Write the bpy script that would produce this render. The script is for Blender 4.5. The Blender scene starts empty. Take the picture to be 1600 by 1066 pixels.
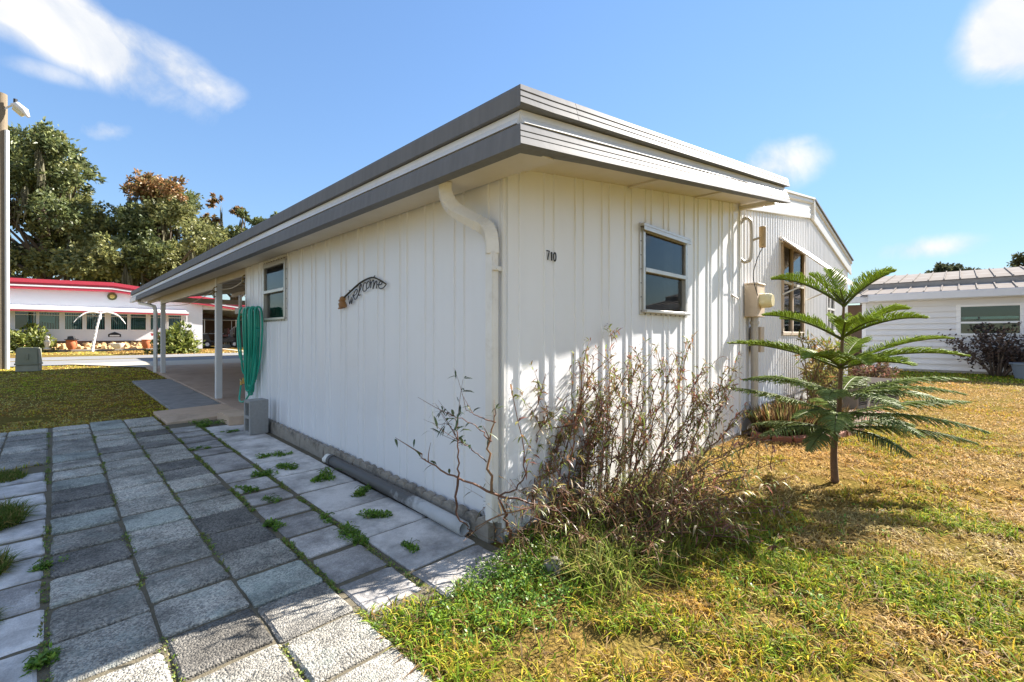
import bpy, bmesh, math, random
import numpy as np
from mathutils import Vector, Matrix
R = random.Random(7)
NR = np.random.default_rng(11)
SC = bpy.context.scene
COL = SC.collection

# ------------------------------------------------------------------ camera
cam_d = bpy.data.cameras.new('camera'); cam = bpy.data.objects.new('camera', cam_d); COL.objects.link(cam)
CAM = Vector((-1.8905, -1.9284, 1.22))
FW = Vector((0.7130, 0.70117, 0.0))
cam.location = CAM
cam.rotation_euler = FW.to_track_quat('-Z', 'Y').to_euler()
cam_d.sensor_width = 36.0; cam_d.lens = 36.0 * 711.0 / 1600.0
cam_d.shift_y = -9.0 / 1600.0
cam_d.clip_start = 0.05; cam_d.clip_end = 2000
SC.camera = cam

# ------------------------------------------------------------------ light
SUNV = Vector((1.47, -0.32, 1.0)).normalized()      # towards the sun
EL = math.asin(SUNV.z); ROT = math.atan2(SUNV.x, SUNV.y)
world = bpy.data.worlds.new('World'); SC.world = world; world.use_nodes = True
wn, wl = world.node_tree.nodes, world.node_tree.links
wn.clear()
wo = wn.new('ShaderNodeOutputWorld'); bg = wn.new('ShaderNodeBackground')
sky = wn.new('ShaderNodeTexSky'); sky.sky_type = 'NISHITA'; sky.sun_disc = False
sky.sun_elevation = EL; sky.sun_rotation = ROT
sky.air_density = 1.0; sky.dust_density = 0.0; sky.ozone_density = 3.0
bg.inputs['Strength'].default_value = 0.086
tc = wn.new('ShaderNodeTexCoord')
# the whole dome: bright parts compressed the same way everywhere, slightly richer blue
lm_ = wn.new('ShaderNodeVectorMath'); lm_.operation = 'DOT_PRODUCT'; lm_.inputs[1].default_value = (.2, .7, .1); wl.new(sky.outputs[0], lm_.inputs[0])
ma_ = wn.new('ShaderNodeMath'); ma_.operation = 'MULTIPLY_ADD'; ma_.inputs[1].default_value = .33; ma_.inputs[2].default_value = 1.0; wl.new(lm_.outputs['Value'], ma_.inputs[0])
dv_ = wn.new('ShaderNodeMath'); dv_.operation = 'DIVIDE'; dv_.inputs[0].default_value = 1.22; wl.new(ma_.outputs[0], dv_.inputs[1])
sc_ = wn.new('ShaderNodeVectorMath'); sc_.operation = 'SCALE'; wl.new(sky.outputs[0], sc_.inputs[0]); wl.new(dv_.outputs[0], sc_.inputs['Scale'])
hs_ = wn.new('ShaderNodeHueSaturation'); hs_.inputs['Saturation'].default_value = 1.04; wl.new(sc_.outputs[0], hs_.inputs['Color'])
wl.new(hs_.outputs[0], bg.inputs['Color'])

def wmath(op, a, b=None):
    n = wn.new('ShaderNodeMath'); n.operation = op
    for i, v in enumerate((a, b)):
        if v is None: continue
        if hasattr(v, 'is_output') or hasattr(v, 'links'): wl.new(v, n.inputs[i])
        else: n.inputs[i].default_value = v
    return n.outputs[0]
def wdot(vec):
    n = wn.new('ShaderNodeVectorMath'); n.operation = 'DOT_PRODUCT'
    wl.new(tc.outputs['Generated'], n.inputs[0]); n.inputs[1].default_value = vec
    return n.outputs['Value']
RT = Vector((0.70117, -0.7130, 0.0))
def px_dir(x, y):
    return (FW + RT * ((x - 800) / 711.0) + Vector((0, 0, (524 - y) / 711.0))).normalized()
cn = wn.new('ShaderNodeTexNoise'); cn.inputs['Scale'].default_value = 7.0
cn.inputs['Detail'].default_value = 12; cn.inputs['Roughness'].default_value = 0.60; cn.inputs['Distortion'].default_value = .35
wl.new(tc.outputs['Generated'], cn.inputs['Vector'])
cn2 = wn.new('ShaderNodeTexNoise'); cn2.inputs['Scale'].default_value = 2.1
cn2.inputs['Detail'].default_value = 4
wl.new(tc.outputs['Generated'], cn2.inputs['Vector'])
# banks of fair-weather cloud: direction, half width, half height, tilt, density
CLOUDS = [((100, 40), .22, .066, -.30, .90), ((245, 94), .17, .046, -.26, .78), ((10, 0), .15, .06, -.1, .75),
          ((155, 205), .052, .022, .25, .62), ((80, 114), .08, .018, .05, .42), ((300, 128), .11, .024, -.1, .42),
          ((1588, 48), .078, .082, .0, .95), ((1212, 258), .10, .056, .0, .62), ((1448, 388), .095, .024, .0, .60),
          ((1545, 180), .05, .03, .0, .35), ((1240, 225), .05, .018, .0, .45)]
tot = None
for (p, ru, rv, tilt, dens) in CLOUDS:
    d = px_dir(*p)
    u = d.cross(Vector((0, 0, 1))).normalized(); v = u.cross(d)
    uu = u * math.cos(tilt) + v * math.sin(tilt); vv = -u * math.sin(tilt) + v * math.cos(tilt)
    a = wmath('MULTIPLY', wdot(uu), 1 / ru); b = wmath('MULTIPLY', wdot(vv), 1 / rv)
    r2 = wmath('ADD', wmath('MULTIPLY', a, a), wmath('MULTIPLY', b, b))
    m = wmath('MULTIPLY', wmath('MAXIMUM', wmath('SUBTRACT', 1.0, r2), 0.0), dens)
    m = wmath('MULTIPLY', m, wmath('GREATER_THAN', wdot(d), 0.0))
    tot = m if tot is None else wmath('MAXIMUM', tot, m)
# loose cloud over the rest of the sky, out of the frame, as ragged, but thickened to brighten the shaded wall
behind = wmath('MULTIPLY', wmath('LESS_THAN', wdot(FW), 0.30), wmath('MAXIMUM', wmath('MULTIPLY', wmath('SUBTRACT', cn2.outputs['Fac'], .43), 5.0), 0.0))
tot = wmath('MAXIMUM', tot, wmath('MINIMUM', wmath('MULTIPLY', behind, .9), 1.0))
# ragged, wispy: the fall-off towards a bank's rim is eaten away by noise
cov = wmath('MULTIPLY', wmath('SUBTRACT', cn.outputs['Fac'], .5), 3.6)
f = wmath('MULTIPLY', tot, wmath('MAXIMUM', wmath('ADD', wmath('ADD', wmath('MULTIPLY', tot, 1.5), cov), -.22), 0.0))
f = wmath('MINIMUM', wmath('MULTIPLY', f, 1.5), 0.93)
cbg = wn.new('ShaderNodeBackground'); ccr = wn.new('ShaderNodeMapRange'); ccr.inputs['From Min'].default_value = .36; ccr.inputs['From Max'].default_value = .62; wl.new(cn.outputs['Fac'], ccr.inputs['Value'])
ccm = wn.new('ShaderNodeMix'); ccm.data_type = 'RGBA'; ccm.inputs['A'].default_value = (.70, .76, .86, 1); ccm.inputs['B'].default_value = (1.0, .99, .97, 1); wl.new(ccr.outputs[0], ccm.inputs['Factor']); wl.new(ccm.outputs['Result'], cbg.inputs['Color'])
cbg.inputs['Strength'].default_value = 1; cbg.inputs['Strength'].default_value = 0.27
mx = wn.new('ShaderNodeMixShader')
wl.new(f, mx.inputs[0]); wl.new(bg.outputs[0], mx.inputs[1]); wl.new(cbg.outputs[0], mx.inputs[2])
wl.new(mx.outputs[0], wo.inputs['Surface'])

sun_d = bpy.data.lights.new('sun', 'SUN'); sun = bpy.data.objects.new('sun', sun_d); COL.objects.link(sun)
sun_d.energy = 4.4; sun_d.angle = math.radians(.55); sun_d.color = (1.0, .93, .84)
sun.rotation_euler = SUNV.to_track_quat('Z', 'Y').to_euler(); sun.location = SUNV * 60

vs = SC.view_settings
vs.view_transform = 'Standard'; vs.look = 'None'; vs.exposure = 2.0; vs.gamma = 1.0; vs.use_curve_mapping = False
SC.cycles.max_bounces = 8; SC.cycles.transparent_max_bounces = 16
SC.cycles.use_denoising = True
SC.cycles.sample_clamp_indirect = 6.0
SC.cycles.caustics_reflective = False; SC.cycles.caustics_refractive = False

# ------------------------------------------------------------------ materials
def nt(name):
    m = bpy.data.materials.new(name); m.use_nodes = True
    n, l = m.node_tree.nodes, m.node_tree.links
    b = n['Principled BSDF']
    return m, n, l, b
def rgba(c): return (c[0], c[1], c[2], 1)
def mat(name, c, rough=.6, metal=0., c2=None, scale=6., amount=.5, bump=0., bscale=60., spec=.5, streak=None, c3=None, scale3=1.5, amt3=.6):
    """base colour varied by noise to c2, blotches to c3, fine bump"""
    m, n, l, b = nt(name)
    b.inputs['Roughness'].default_value = rough; b.inputs['Metallic'].default_value = metal
    b.inputs['Specular IOR Level'].default_value = spec
    tc = n.new('ShaderNodeTexCoord'); src = tc.outputs['Object']
    if streak:
        mp = n.new('ShaderNodeMapping'); mp.inputs['Scale'].default_value = streak; l.new(src, mp.inputs[0]); src2 = mp.outputs[0]
    else: src2 = src
    out = None
    if c2 is not None:
        t = n.new('ShaderNodeTexNoise'); t.inputs['Scale'].default_value = scale; t.inputs['Detail'].default_value = 8; t.inputs['Roughness'].default_value = .62
        l.new(src2, t.inputs['Vector'])
        r = n.new('ShaderNodeMapRange'); r.inputs['From Min'].default_value = .5 - .22; r.inputs['From Max'].default_value = .5 + .22; r.inputs['To Max'].default_value = amount
        l.new(t.outputs['Fac'], r.inputs['Value'])
        x = n.new('ShaderNodeMix'); x.data_type = 'RGBA'; x.inputs['A'].default_value = rgba(c); x.inputs['B'].default_value = rgba(c2)
        l.new(r.outputs[0], x.inputs['Factor']); out = x.outputs['Result']
    if c3 is not None:
        t = n.new('ShaderNodeTexNoise'); t.inputs['Scale'].default_value = scale3; t.inputs['Detail'].default_value = 10; t.inputs['Roughness'].default_value = .7
        l.new(src, t.inputs['Vector'])
        r = n.new('ShaderNodeMapRange'); r.inputs['From Min'].default_value = .52; r.inputs['From Max'].default_value = .68; r.inputs['To Max'].default_value = amt3
        l.new(t.outputs['Fac'], r.inputs['Value'])
        x = n.new('ShaderNodeMix'); x.data_type = 'RGBA'; x.inputs['B'].default_value = rgba(c3)
        if out: l.new(out, x.inputs['A'])
        else: x.inputs['A'].default_value = rgba(c)
        l.new(r.outputs[0], x.inputs['Factor']); out = x.outputs['Result']
    if out: l.new(out, b.inputs['Base Color'])
    else: b.inputs['Base Color'].default_value = rgba(c)
    if bump:
        t = n.new('ShaderNodeTexNoise'); t.inputs['Scale'].default_value = bscale; t.inputs['Detail'].default_value = 6
        l.new(src, t.inputs['Vector'])
        bm = n.new('ShaderNodeBump'); bm.inputs['Strength'].default_value = bump; bm.inputs['Distance'].default_value = .01
        l.new(t.outputs['Fac'], bm.inputs['Height']); l.new(bm.outputs[0], b.inputs['Normal'])
    return m
def leafmat(name, rough=.55, trans=.35, gloss=.04):
    """colour from the 'col' attribute; matte, light passes through, a trace of gloss"""
    m, n, l, b = nt(name); n.remove(b)
    a = n.new('ShaderNodeAttribute'); a.attribute_name = 'col'
    d = n.new('ShaderNodeBsdfDiffuse'); l.new(a.outputs['Color'], d.inputs['Color'])
    t = n.new('ShaderNodeBsdfTranslucent'); l.new(a.outputs['Color'], t.inputs['Color'])
    x = n.new('ShaderNodeMixShader'); x.inputs[0].default_value = trans
    l.new(d.outputs[0], x.inputs[1]); l.new(t.outputs[0], x.inputs[2]); out = x.outputs[0]
    if gloss:
        g = n.new('ShaderNodeBsdfGlossy'); g.inputs['Roughness'].default_value = rough
        y = n.new('ShaderNodeMixShader'); y.inputs[0].default_value = gloss; l.new(out, y.inputs[1]); l.new(g.outputs[0], y.inputs[2]); out = y.outputs[0]
    l.new(out, n['Material Output'].inputs['Surface'])
    return m
def glassmat(name, tint=(.75, .85, .82), refl=.12):
    m, n, l, b = nt(name)
    n.remove(b)
    t = n.new('ShaderNodeBsdfTransparent'); t.inputs['Color'].default_value = rgba(tint)
    g = n.new('ShaderNodeBsdfGlossy'); g.inputs['Roughness'].default_value = .02
    fr = n.new('ShaderNodeFresnel'); fr.inputs['IOR'].default_value = 1.52
    ad = n.new('ShaderNodeMath'); ad.operation = 'ADD'; ad.inputs[1].default_value = refl; ad.use_clamp = True
    l.new(fr.outputs[0], ad.inputs[0])
    x = n.new('ShaderNodeMixShader'); l.new(ad.outputs[0], x.inputs[0]); l.new(t.outputs[0], x.inputs[1]); l.new(g.outputs[0], x.inputs[2])
    l.new(x.outputs[0], n['Material Output'].inputs['Surface'])
    return m
def pavermat(name, base, dark, pale, vscale, bump, tint=None, rnd=.35):
    """concrete paver: exposed aggregate, every stone a little different (object random)"""
    m, n, l, b = nt(name)
    b.inputs['Roughness'].default_value = .85; b.inputs['Specular IOR Level'].default_value = .25
    tc = n.new('ShaderNodeTexCoord'); oi = n.new('ShaderNodeObjectInfo')
    add = n.new('ShaderNodeVectorMath'); add.operation = 'ADD'
    sc = n.new('ShaderNodeVectorMath'); sc.operation = 'SCALE'; sc.inputs['Scale'].default_value = 37.
    l.new(oi.outputs['Random'], sc.inputs[0]); l.new(tc.outputs['Object'], add.inputs[0]); l.new(sc.outputs[0], add.inputs[1])
    v = n.new('ShaderNodeTexVoronoi'); v.inputs['Scale'].default_value = vscale; v.inputs['Randomness'].default_value = 1
    l.new(add.outputs[0], v.inputs['Vector'])
    ns = n.new('ShaderNodeTexNoise'); ns.inputs['Scale'].default_value = 9; ns.inputs['Detail'].default_value = 9; ns.inputs['Roughness'].default_value = .7
    l.new(add.outputs[0], ns.inputs['Vector'])
    # pebble to pebble
    sep = n.new('ShaderNodeSeparateColor'); l.new(v.outputs['Color'], sep.inputs[0])
    mp = n.new('ShaderNodeMapRange'); mp.inputs['From Min'].default_value = .1; mp.inputs['From Max'].default_value = .9
    l.new(sep.outputs[0], mp.inputs['Value'])
    a = n.new('ShaderNodeMix'); a.data_type = 'RGBA'; a.inputs['A'].default_value = rgba(dark); a.inputs['B'].default_value = rgba(pale)
    l.new(mp.outputs[0], a.inputs['Factor'])
    c = n.new('ShaderNodeMix'); c.data_type = 'RGBA'; c.inputs['Factor'].default_value = .45
    c.inputs['B'].default_value = rgba(base); l.new(a.outputs['Result'], c.inputs['A'])
    out = c.outputs['Result']
    if tint:
        r = n.new('ShaderNodeMapRange'); r.inputs['From Min'].default_value = .5; r.inputs['From Max'].default_value = .72; r.inputs['To Max'].default_value = .55
        l.new(ns.outputs['Fac'], r.inputs['Value'])
        t = n.new('ShaderNodeMix'); t.data_type = 'RGBA'; t.inputs['B'].default_value = rgba(tint)
        l.new(out, t.inputs['A']); l.new(r.outputs[0], t.inputs['Factor']); out = t.outputs['Result']
    # dirt blotches
    r2 = n.new('ShaderNodeMapRange'); r2.inputs['From Min'].default_value = .33; r2.inputs['From Max'].default_value = .58
    r2.inputs['To Min'].default_value = .50; r2.inputs['To Max'].default_value = 1.08
    ns2 = n.new('ShaderNodeTexNoise'); ns2.inputs['Scale'].default_value = 4; ns2.inputs['Detail'].default_value = 8; ns2.inputs['Roughness'].default_value = .65
    l.new(add.outputs[0], ns2.inputs['Vector']); l.new(ns2.outputs['Fac'], r2.inputs['Value'])
    rr = n.new('ShaderNodeMapRange'); rr.inputs['To Min'].default_value = 1 - rnd; rr.inputs['To Max'].default_value = 1 + rnd * .8
    l.new(oi.outputs['Random'], rr.inputs['Value'])
    mu = n.new('ShaderNodeMath'); mu.operation = 'MULTIPLY'; l.new(r2.outputs[0], mu.inputs[0]); l.new(rr.outputs[0], mu.inputs[1])
    # brown-black stains that run on across the joints from slab to slab
    ge = n.new('ShaderNodeNewGeometry'); ws = n.new('ShaderNodeTexNoise'); ws.inputs['Scale'].default_value = 1.7; ws.inputs['Detail'].default_value = 10; ws.inputs['Roughness'].default_value = .68
    l.new(ge.outputs['Position'], ws.inputs['Vector']); wr = n.new('ShaderNodeMapRange'); wr.inputs['From Min'].default_value = .48; wr.inputs['From Max'].default_value = .70; wr.inputs['To Max'].default_value = .62
    l.new(ws.outputs['Fac'], wr.inputs['Value']); wm = n.new('ShaderNodeMix'); wm.data_type = 'RGBA'; wm.inputs['B'].default_value = (.115, .10, .082, 1)
    l.new(out, wm.inputs['A']); l.new(wr.outputs[0], wm.inputs['Factor']); out = wm.outputs['Result']
    hs = n.new('ShaderNodeHueSaturation'); l.new(mu.outputs[0], hs.inputs['Value']); l.new(out, hs.inputs['Color'])
    l.new(hs.outputs[0], b.inputs['Base Color'])
    bm = n.new('ShaderNodeBump'); bm.inputs['Strength'].default_value = bump; bm.inputs['Distance'].default_value = .006
    inv = n.new('ShaderNodeMath'); inv.operation = 'SUBTRACT'; inv.inputs[0].default_value = 1; l.new(v.outputs['Distance'], inv.inputs[1])
    l.new(inv.outputs[0], bm.inputs['Height']); l.new(bm.outputs[0], b.inputs['Normal'])
    return m

M = {}
M['siding'] = mat('siding_white', (.83, .845, .875), .36, 0, (.76, .765, .775), 3, .5, .10, 5, streak=(1, 1, .12), c3=(.60, .56, .50), scale3=2.2, amt3=.09)
M['siding_old'] = mat('siding_white_weathered', (.79, .80, .82), .42, 0, (.71, .71, .71), 3, .5, .05, 12, streak=(1, 1, .15))
M['trim'] = mat('trim_white', (.76, .76, .75), .4, 0, (.66, .65, .61), 5, .5, .04, 20)
M['fascia'] = mat('fascia_grey_aluminium', (.20, .203, .212), .58, .0, (.145, .148, .155), 3.0, .7, .05, 24, spec=.045, streak=(7, 7, .35))
M['soffit'] = mat('soffit_cream', (.66, .60, .50), .5, 0, (.55, .48, .38), 5, .6, .05, 20)
M['beam'] = mat('beam_cream', (.66, .60, .50), .5, 0, (.52, .46, .38), 6, .6, .05, 25)
M['gutter'] = mat('downspout_white', (.82, .81, .78), .4, 0, (.66, .63, .56), 7, .5, .05, 30, c3=(.42, .37, .30), scale3=5, amt3=.30)
M['alu'] = mat('window_aluminium', (.62, .61, .58), .35, .5, (.42, .40, .37), 12, .6, .05, 60)
M['steel_dark'] = mat('dark_screws', (.06, .055, .05), .5, .5)
M['black'] = mat('black_plastic', (.012, .012, .013), .45)
M['room'] = mat('room_dark', (.03, .032, .034), .8)
M['curtain'] = mat('curtain_grey', (.72, .71, .68), .9, 0, (.30, .30, .29), 9, .6)
M['curtain_green'] = mat('curtain_sage', (.36, .38, .31), .9, 0, (.27, .29, .235), 4, .7)
M['glass'] = glassmat('glass_clear', (.96, .975, .965), -.02)
M['glass_teal'] = glassmat('glass_teal', (.70, .84, .83), .02)
M['concrete'] = mat('concrete_grey', (.36, .35, .325), .85, 0, (.26, .25, .235), 9, .7, .35, 90, c3=(.12, .115, .10), scale3=3, amt3=.5)
M['block'] = mat('cinder_block', (.36, .355, .34), .9, 0, (.27, .265, .25), 30, .7, .6, 160)
M['edging'] = mat('edging_concrete', (.36, .325, .275), .92, 0, (.22, .195, .165), 14, .8, .7, 120, c3=(.05, .047, .04), scale3=4, amt3=.75)
M['slab_grey'] = mat('slab_weathered', (.36, .345, .325), .9, 0, (.23, .225, .215), 6, .8, .4, 120, c3=(.1, .1, .095), scale3=2, amt3=.6, spec=.0)
M['slab_tan'] = mat('slab_tan', (.62, .47, .35), .85, 0, (.50, .38, .27), 8, .7, .25, 120, c3=(.2, .16, .12), scale3=2.5, amt3=.4, spec=.0)
M['slab_port'] = mat('carport_slab', (.52, .40, .31), .8, 0, (.42, .315, .24), 4, .7, .2, 90, c3=(.16, .12, .09), scale3=1.2, amt3=.35, spec=.0)
M['drive'] = mat('driveway_concrete', (.50, .45, .37), .9, 0, (.40, .36, .29), 3, .7, .2, 90, spec=.0)
M['road'] = mat('road_asphalt_pale', (.25, .25, .25), .9, 0, (.20, .20, .205), 1.2, .7, .3, 120, spec=.0)
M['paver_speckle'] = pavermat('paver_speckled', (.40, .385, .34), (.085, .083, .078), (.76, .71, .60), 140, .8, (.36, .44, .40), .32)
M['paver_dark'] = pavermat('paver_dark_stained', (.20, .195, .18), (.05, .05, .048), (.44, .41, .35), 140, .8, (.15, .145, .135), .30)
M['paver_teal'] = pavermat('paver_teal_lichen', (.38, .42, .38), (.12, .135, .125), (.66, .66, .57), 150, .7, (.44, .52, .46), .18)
M['paver_light'] = pavermat('paver_smooth', (.64, .62, .60), (.52, .50, .48), (.70, .68, .65), 260, .2, None, .10)
M['paver_worn'] = pavermat('paver_worn', (.48, .455, .43), (.30, .285, .27), (.58, .56, .53), 200, .35, (.20, .185, .175), .28)
M['pvc'] = mat('pvc_pipe_weathered', (.46, .47, .47), .5, 0, (.27, .27, .265), 5, .8, .05, 40, c3=(.07, .065, .058), scale3=2.4, amt3=.85)
def pipemat():
    m = mat('pvc_pipe_weathered2', (.52, .53, .54), .5, 0, (.34, .345, .34), 7, .7)
    n, l = m.node_tree.nodes, m.node_tree.links; b = n['Principled BSDF']; src = b.inputs['Base Color'].links[0].from_socket
    tc = n.new('ShaderNodeTexCoord'); sp = n.new('ShaderNodeSeparateXYZ'); l.new(tc.outputs['Object'], sp.inputs[0])
    t = n.new('ShaderNodeTexNoise'); t.inputs['Scale'].default_value = 9; t.inputs['Detail'].default_value = 8; l.new(tc.outputs['Object'], t.inputs['Vector'])
    ad = n.new('ShaderNodeMath'); ad.operation = 'MULTIPLY_ADD'; ad.inputs[1].default_value = 1.1; l.new(t.outputs['Fac'], ad.inputs[0]); l.new(sp.outputs['Y'], ad.inputs[2])
    r = n.new('ShaderNodeMapRange'); r.inputs['From Min'].default_value = .0; r.inputs['From Max'].default_value = .22; l.new(ad.outputs[0], r.inputs['Value'])
    x = n.new('ShaderNodeMix'); x.data_type = 'RGBA'; x.inputs['B'].default_value = (.085, .08, .075, 1); l.new(src, x.inputs['A']); l.new(r.outputs[0], x.inputs['Factor']); l.new(x.outputs['Result'], b.inputs['Base Color'])
    return m
M['pvc'] = pipemat()
M['hose'] = mat('hose_green', (.015, .33, .22), .35, 0, (.02, .42, .30), 9, .5)
M['brass'] = mat('brass', (.4, .28, .1), .35, .9)
M['iron'] = mat('bracket_iron', (.46, .42, .36), .6, .1, (.30, .24, .16), 20, .7)
M['wire_black'] = mat('wire_black', (.02, .022, .026), .5, .3)
M['wood_fig'] = mat('carved_wood', (.38, .19, .06), .6, 0, (.2, .09, .03), 30, .8)
M['meter_tan'] = mat('meter_box_tan', (.58, .47, .35), .5, 0, (.50, .40, .30), 8, .5, .04, 40)
M['tan_box'] = mat('tan_plastic', (.45, .31, .15), .55, 0, (.36, .25, .12), 10, .5)
M['meter_glass'] = mat('meter_cover_cream', (.72, .64, .38), .18, 0, (.6, .53, .3), 6, .5)
M['pipe_grey'] = mat('conduit_grey', (.5, .46, .41), .45, .3, (.4, .36, .31), 12, .6)
M['ac_case'] = mat('air_conditioner_case', (.30, .265, .22), .6, .0, (.22, .19, .155), 8, .5, spec=.05)
M['ac_fin'] = mat('air_conditioner_fins', (.07, .062, .058), .7, .0, (.11, .1, .09), 20, .6, spec=.0)
M['brick'] = mat('brick_red', (.27, .10, .055), .9, 0, (.19, .07, .04), 14, .7, .4, 120, c3=(.1, .06, .04), scale3=6, amt3=.5)
M['stone'] = mat('field_stone', (.28, .255, .22), .9, 0, (.17, .155, .135), 9, .8, .6, 40)
M['rock_tan'] = mat('rock_tan', (.55, .38, .19), .9, 0, (.40, .26, .12), 5, .8, .4, 20)
M['red'] = mat('fascia_red', (.50, .045, .075), .4, 0, (.42, .035, .06), 2, .5)
M['white'] = mat('paint_white', (.78, .78, .78), .4, 0, (.70, .70, .69), 3, .5)
M['nb_wall'] = mat('neighbour_wall_white', (.66, .68, .72), .5, 0, (.60, .62, .66), 3, .5)
M['nb_brown'] = mat('neighbour_brown_wall', (.20, .125, .085), .7, 0, (.15, .09, .06), 2, .5)
M['blind'] = mat('blind_slat', (.48, .58, .56), .6)
M['lap'] = mat('lap_siding_cream', (.68, .675, .67), .5, 0, (.60, .60, .60), 2, .5, .04, 20)
M['pan'] = mat('roof_pan_sunbleached', (.36, .335, .31), .65, .0, (.26, .235, .215), 3, .7, .1, 30, c3=(.24, .20, .17), scale3=1.2, amt3=.5, spec=.0)
M['gutter_grey'] = mat('gutter_paint', (.62, .63, .66), .4, 0, (.52, .53, .56), 3, .5)
M['terracotta'] = mat('terracotta', (.52, .16, .06), .8, 0, (.40, .11, .04), 10, .6)
M['bowl'] = mat('bowl_white', (.74, .72, .68), .5)
M['pole_wood'] = mat('pole_wood', (.23, .18, .12), .9, 0, (.14, .11, .075), 8, .8, .5, 30, streak=(6, 6, .3))
M['box_green'] = mat('utility_box_green', (.26, .265, .185), .6, 0, (.20, .205, .14), 6, .6, c3=(.13, .12, .09), scale3=3, amt3=.5)
M['tub'] = mat('tub_blue_grey', (.13, .17, .22), .5)
M['cart'] = mat('cart_black', (.02, .02, .024), .3)
M['cart_seat'] = mat('cart_seat_maroon', (.07, .018, .018), .6)
M['tyre'] = mat('tyre_rubber', (.02, .02, .02), .85)
M['bark'] = mat('bark', (.15, .115, .085), .95, 0, (.075, .058, .045), 6, .8, .8, 20, streak=(3, 3, .5))
M['bark_pine'] = mat('bark_pine', (.19, .11, .065), .9, 0, (.10, .06, .038), 30, .8, .8, 90)
M['stem'] = leafmat('stem_skin', .6, 0., .03)
M['leaf'] = leafmat('leaf', .45, .35, .04)
M['needle'] = leafmat('pine_needle', .45, .28, .03)
M['grass'] = leafmat('grass_blade', .5, .32, .012)
M['moss'] = leafmat('tree_moss', .9, .25, 0)
def soilmat():
    m, n, l, b = nt('lawn_thatch')
    n.remove(b); b = n.new('ShaderNodeBsdfDiffuse'); l.new(b.outputs[0], n['Material Output'].inputs['Surface'])
    tc = n.new('ShaderNodeTexCoord')
    t = n.new('ShaderNodeTexNoise'); t.inputs['Scale'].default_value = .8; t.inputs['Detail'].default_value = 8; t.inputs['Roughness'].default_value = .65
    l.new(tc.outputs['Object'], t.inputs['Vector'])
    t2 = n.new('ShaderNodeTexNoise'); t2.inputs['Scale'].default_value = 45; t2.inputs['Detail'].default_value = 6
    l.new(tc.outputs['Object'], t2.inputs['Vector'])
    r = n.new('ShaderNodeValToRGB'); e = r.color_ramp.elements
    e[0].position = .38; e[0].color = (.16, .135, .032, 1); e[1].position = .62; e[1].color = (.23, .145, .05, 1)
    l.new(t.outputs['Fac'], r.inputs[0])
    x = n.new('ShaderNodeMix'); x.data_type = 'RGBA'; x.blend_type = 'MULTIPLY'; x.inputs['Factor'].default_value = .8
    r2 = n.new('ShaderNodeMapRange'); r2.inputs['From Min'].default_value = .3; r2.inputs['From Max'].default_value = .7; r2.inputs['To Min'].default_value = .35; r2.inputs['To Max'].default_value = 1.3
    l.new(t2.outputs['Fac'], r2.inputs['Value'])
    l.new(r.outputs[0], x.inputs['A']); l.new(r2.outputs[0], x.inputs['B']); l.new(x.outputs['Result'], b.inputs['Color'])
    bm = n.new('ShaderNodeBump'); bm.inputs['Strength'].default_value = .8; bm.inputs['Distance'].default_value = .03
    l.new(t2.outputs['Fac'], bm.inputs['Height']); l.new(bm.outputs[0], b.inputs['Normal'])
    return m
M['soil'] = soilmat()
M['sand'] = mat('joint_sand', (.16, .135, .09), .95, 0, (.09, .08, .05), 30, .8, .5, 150)

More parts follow.
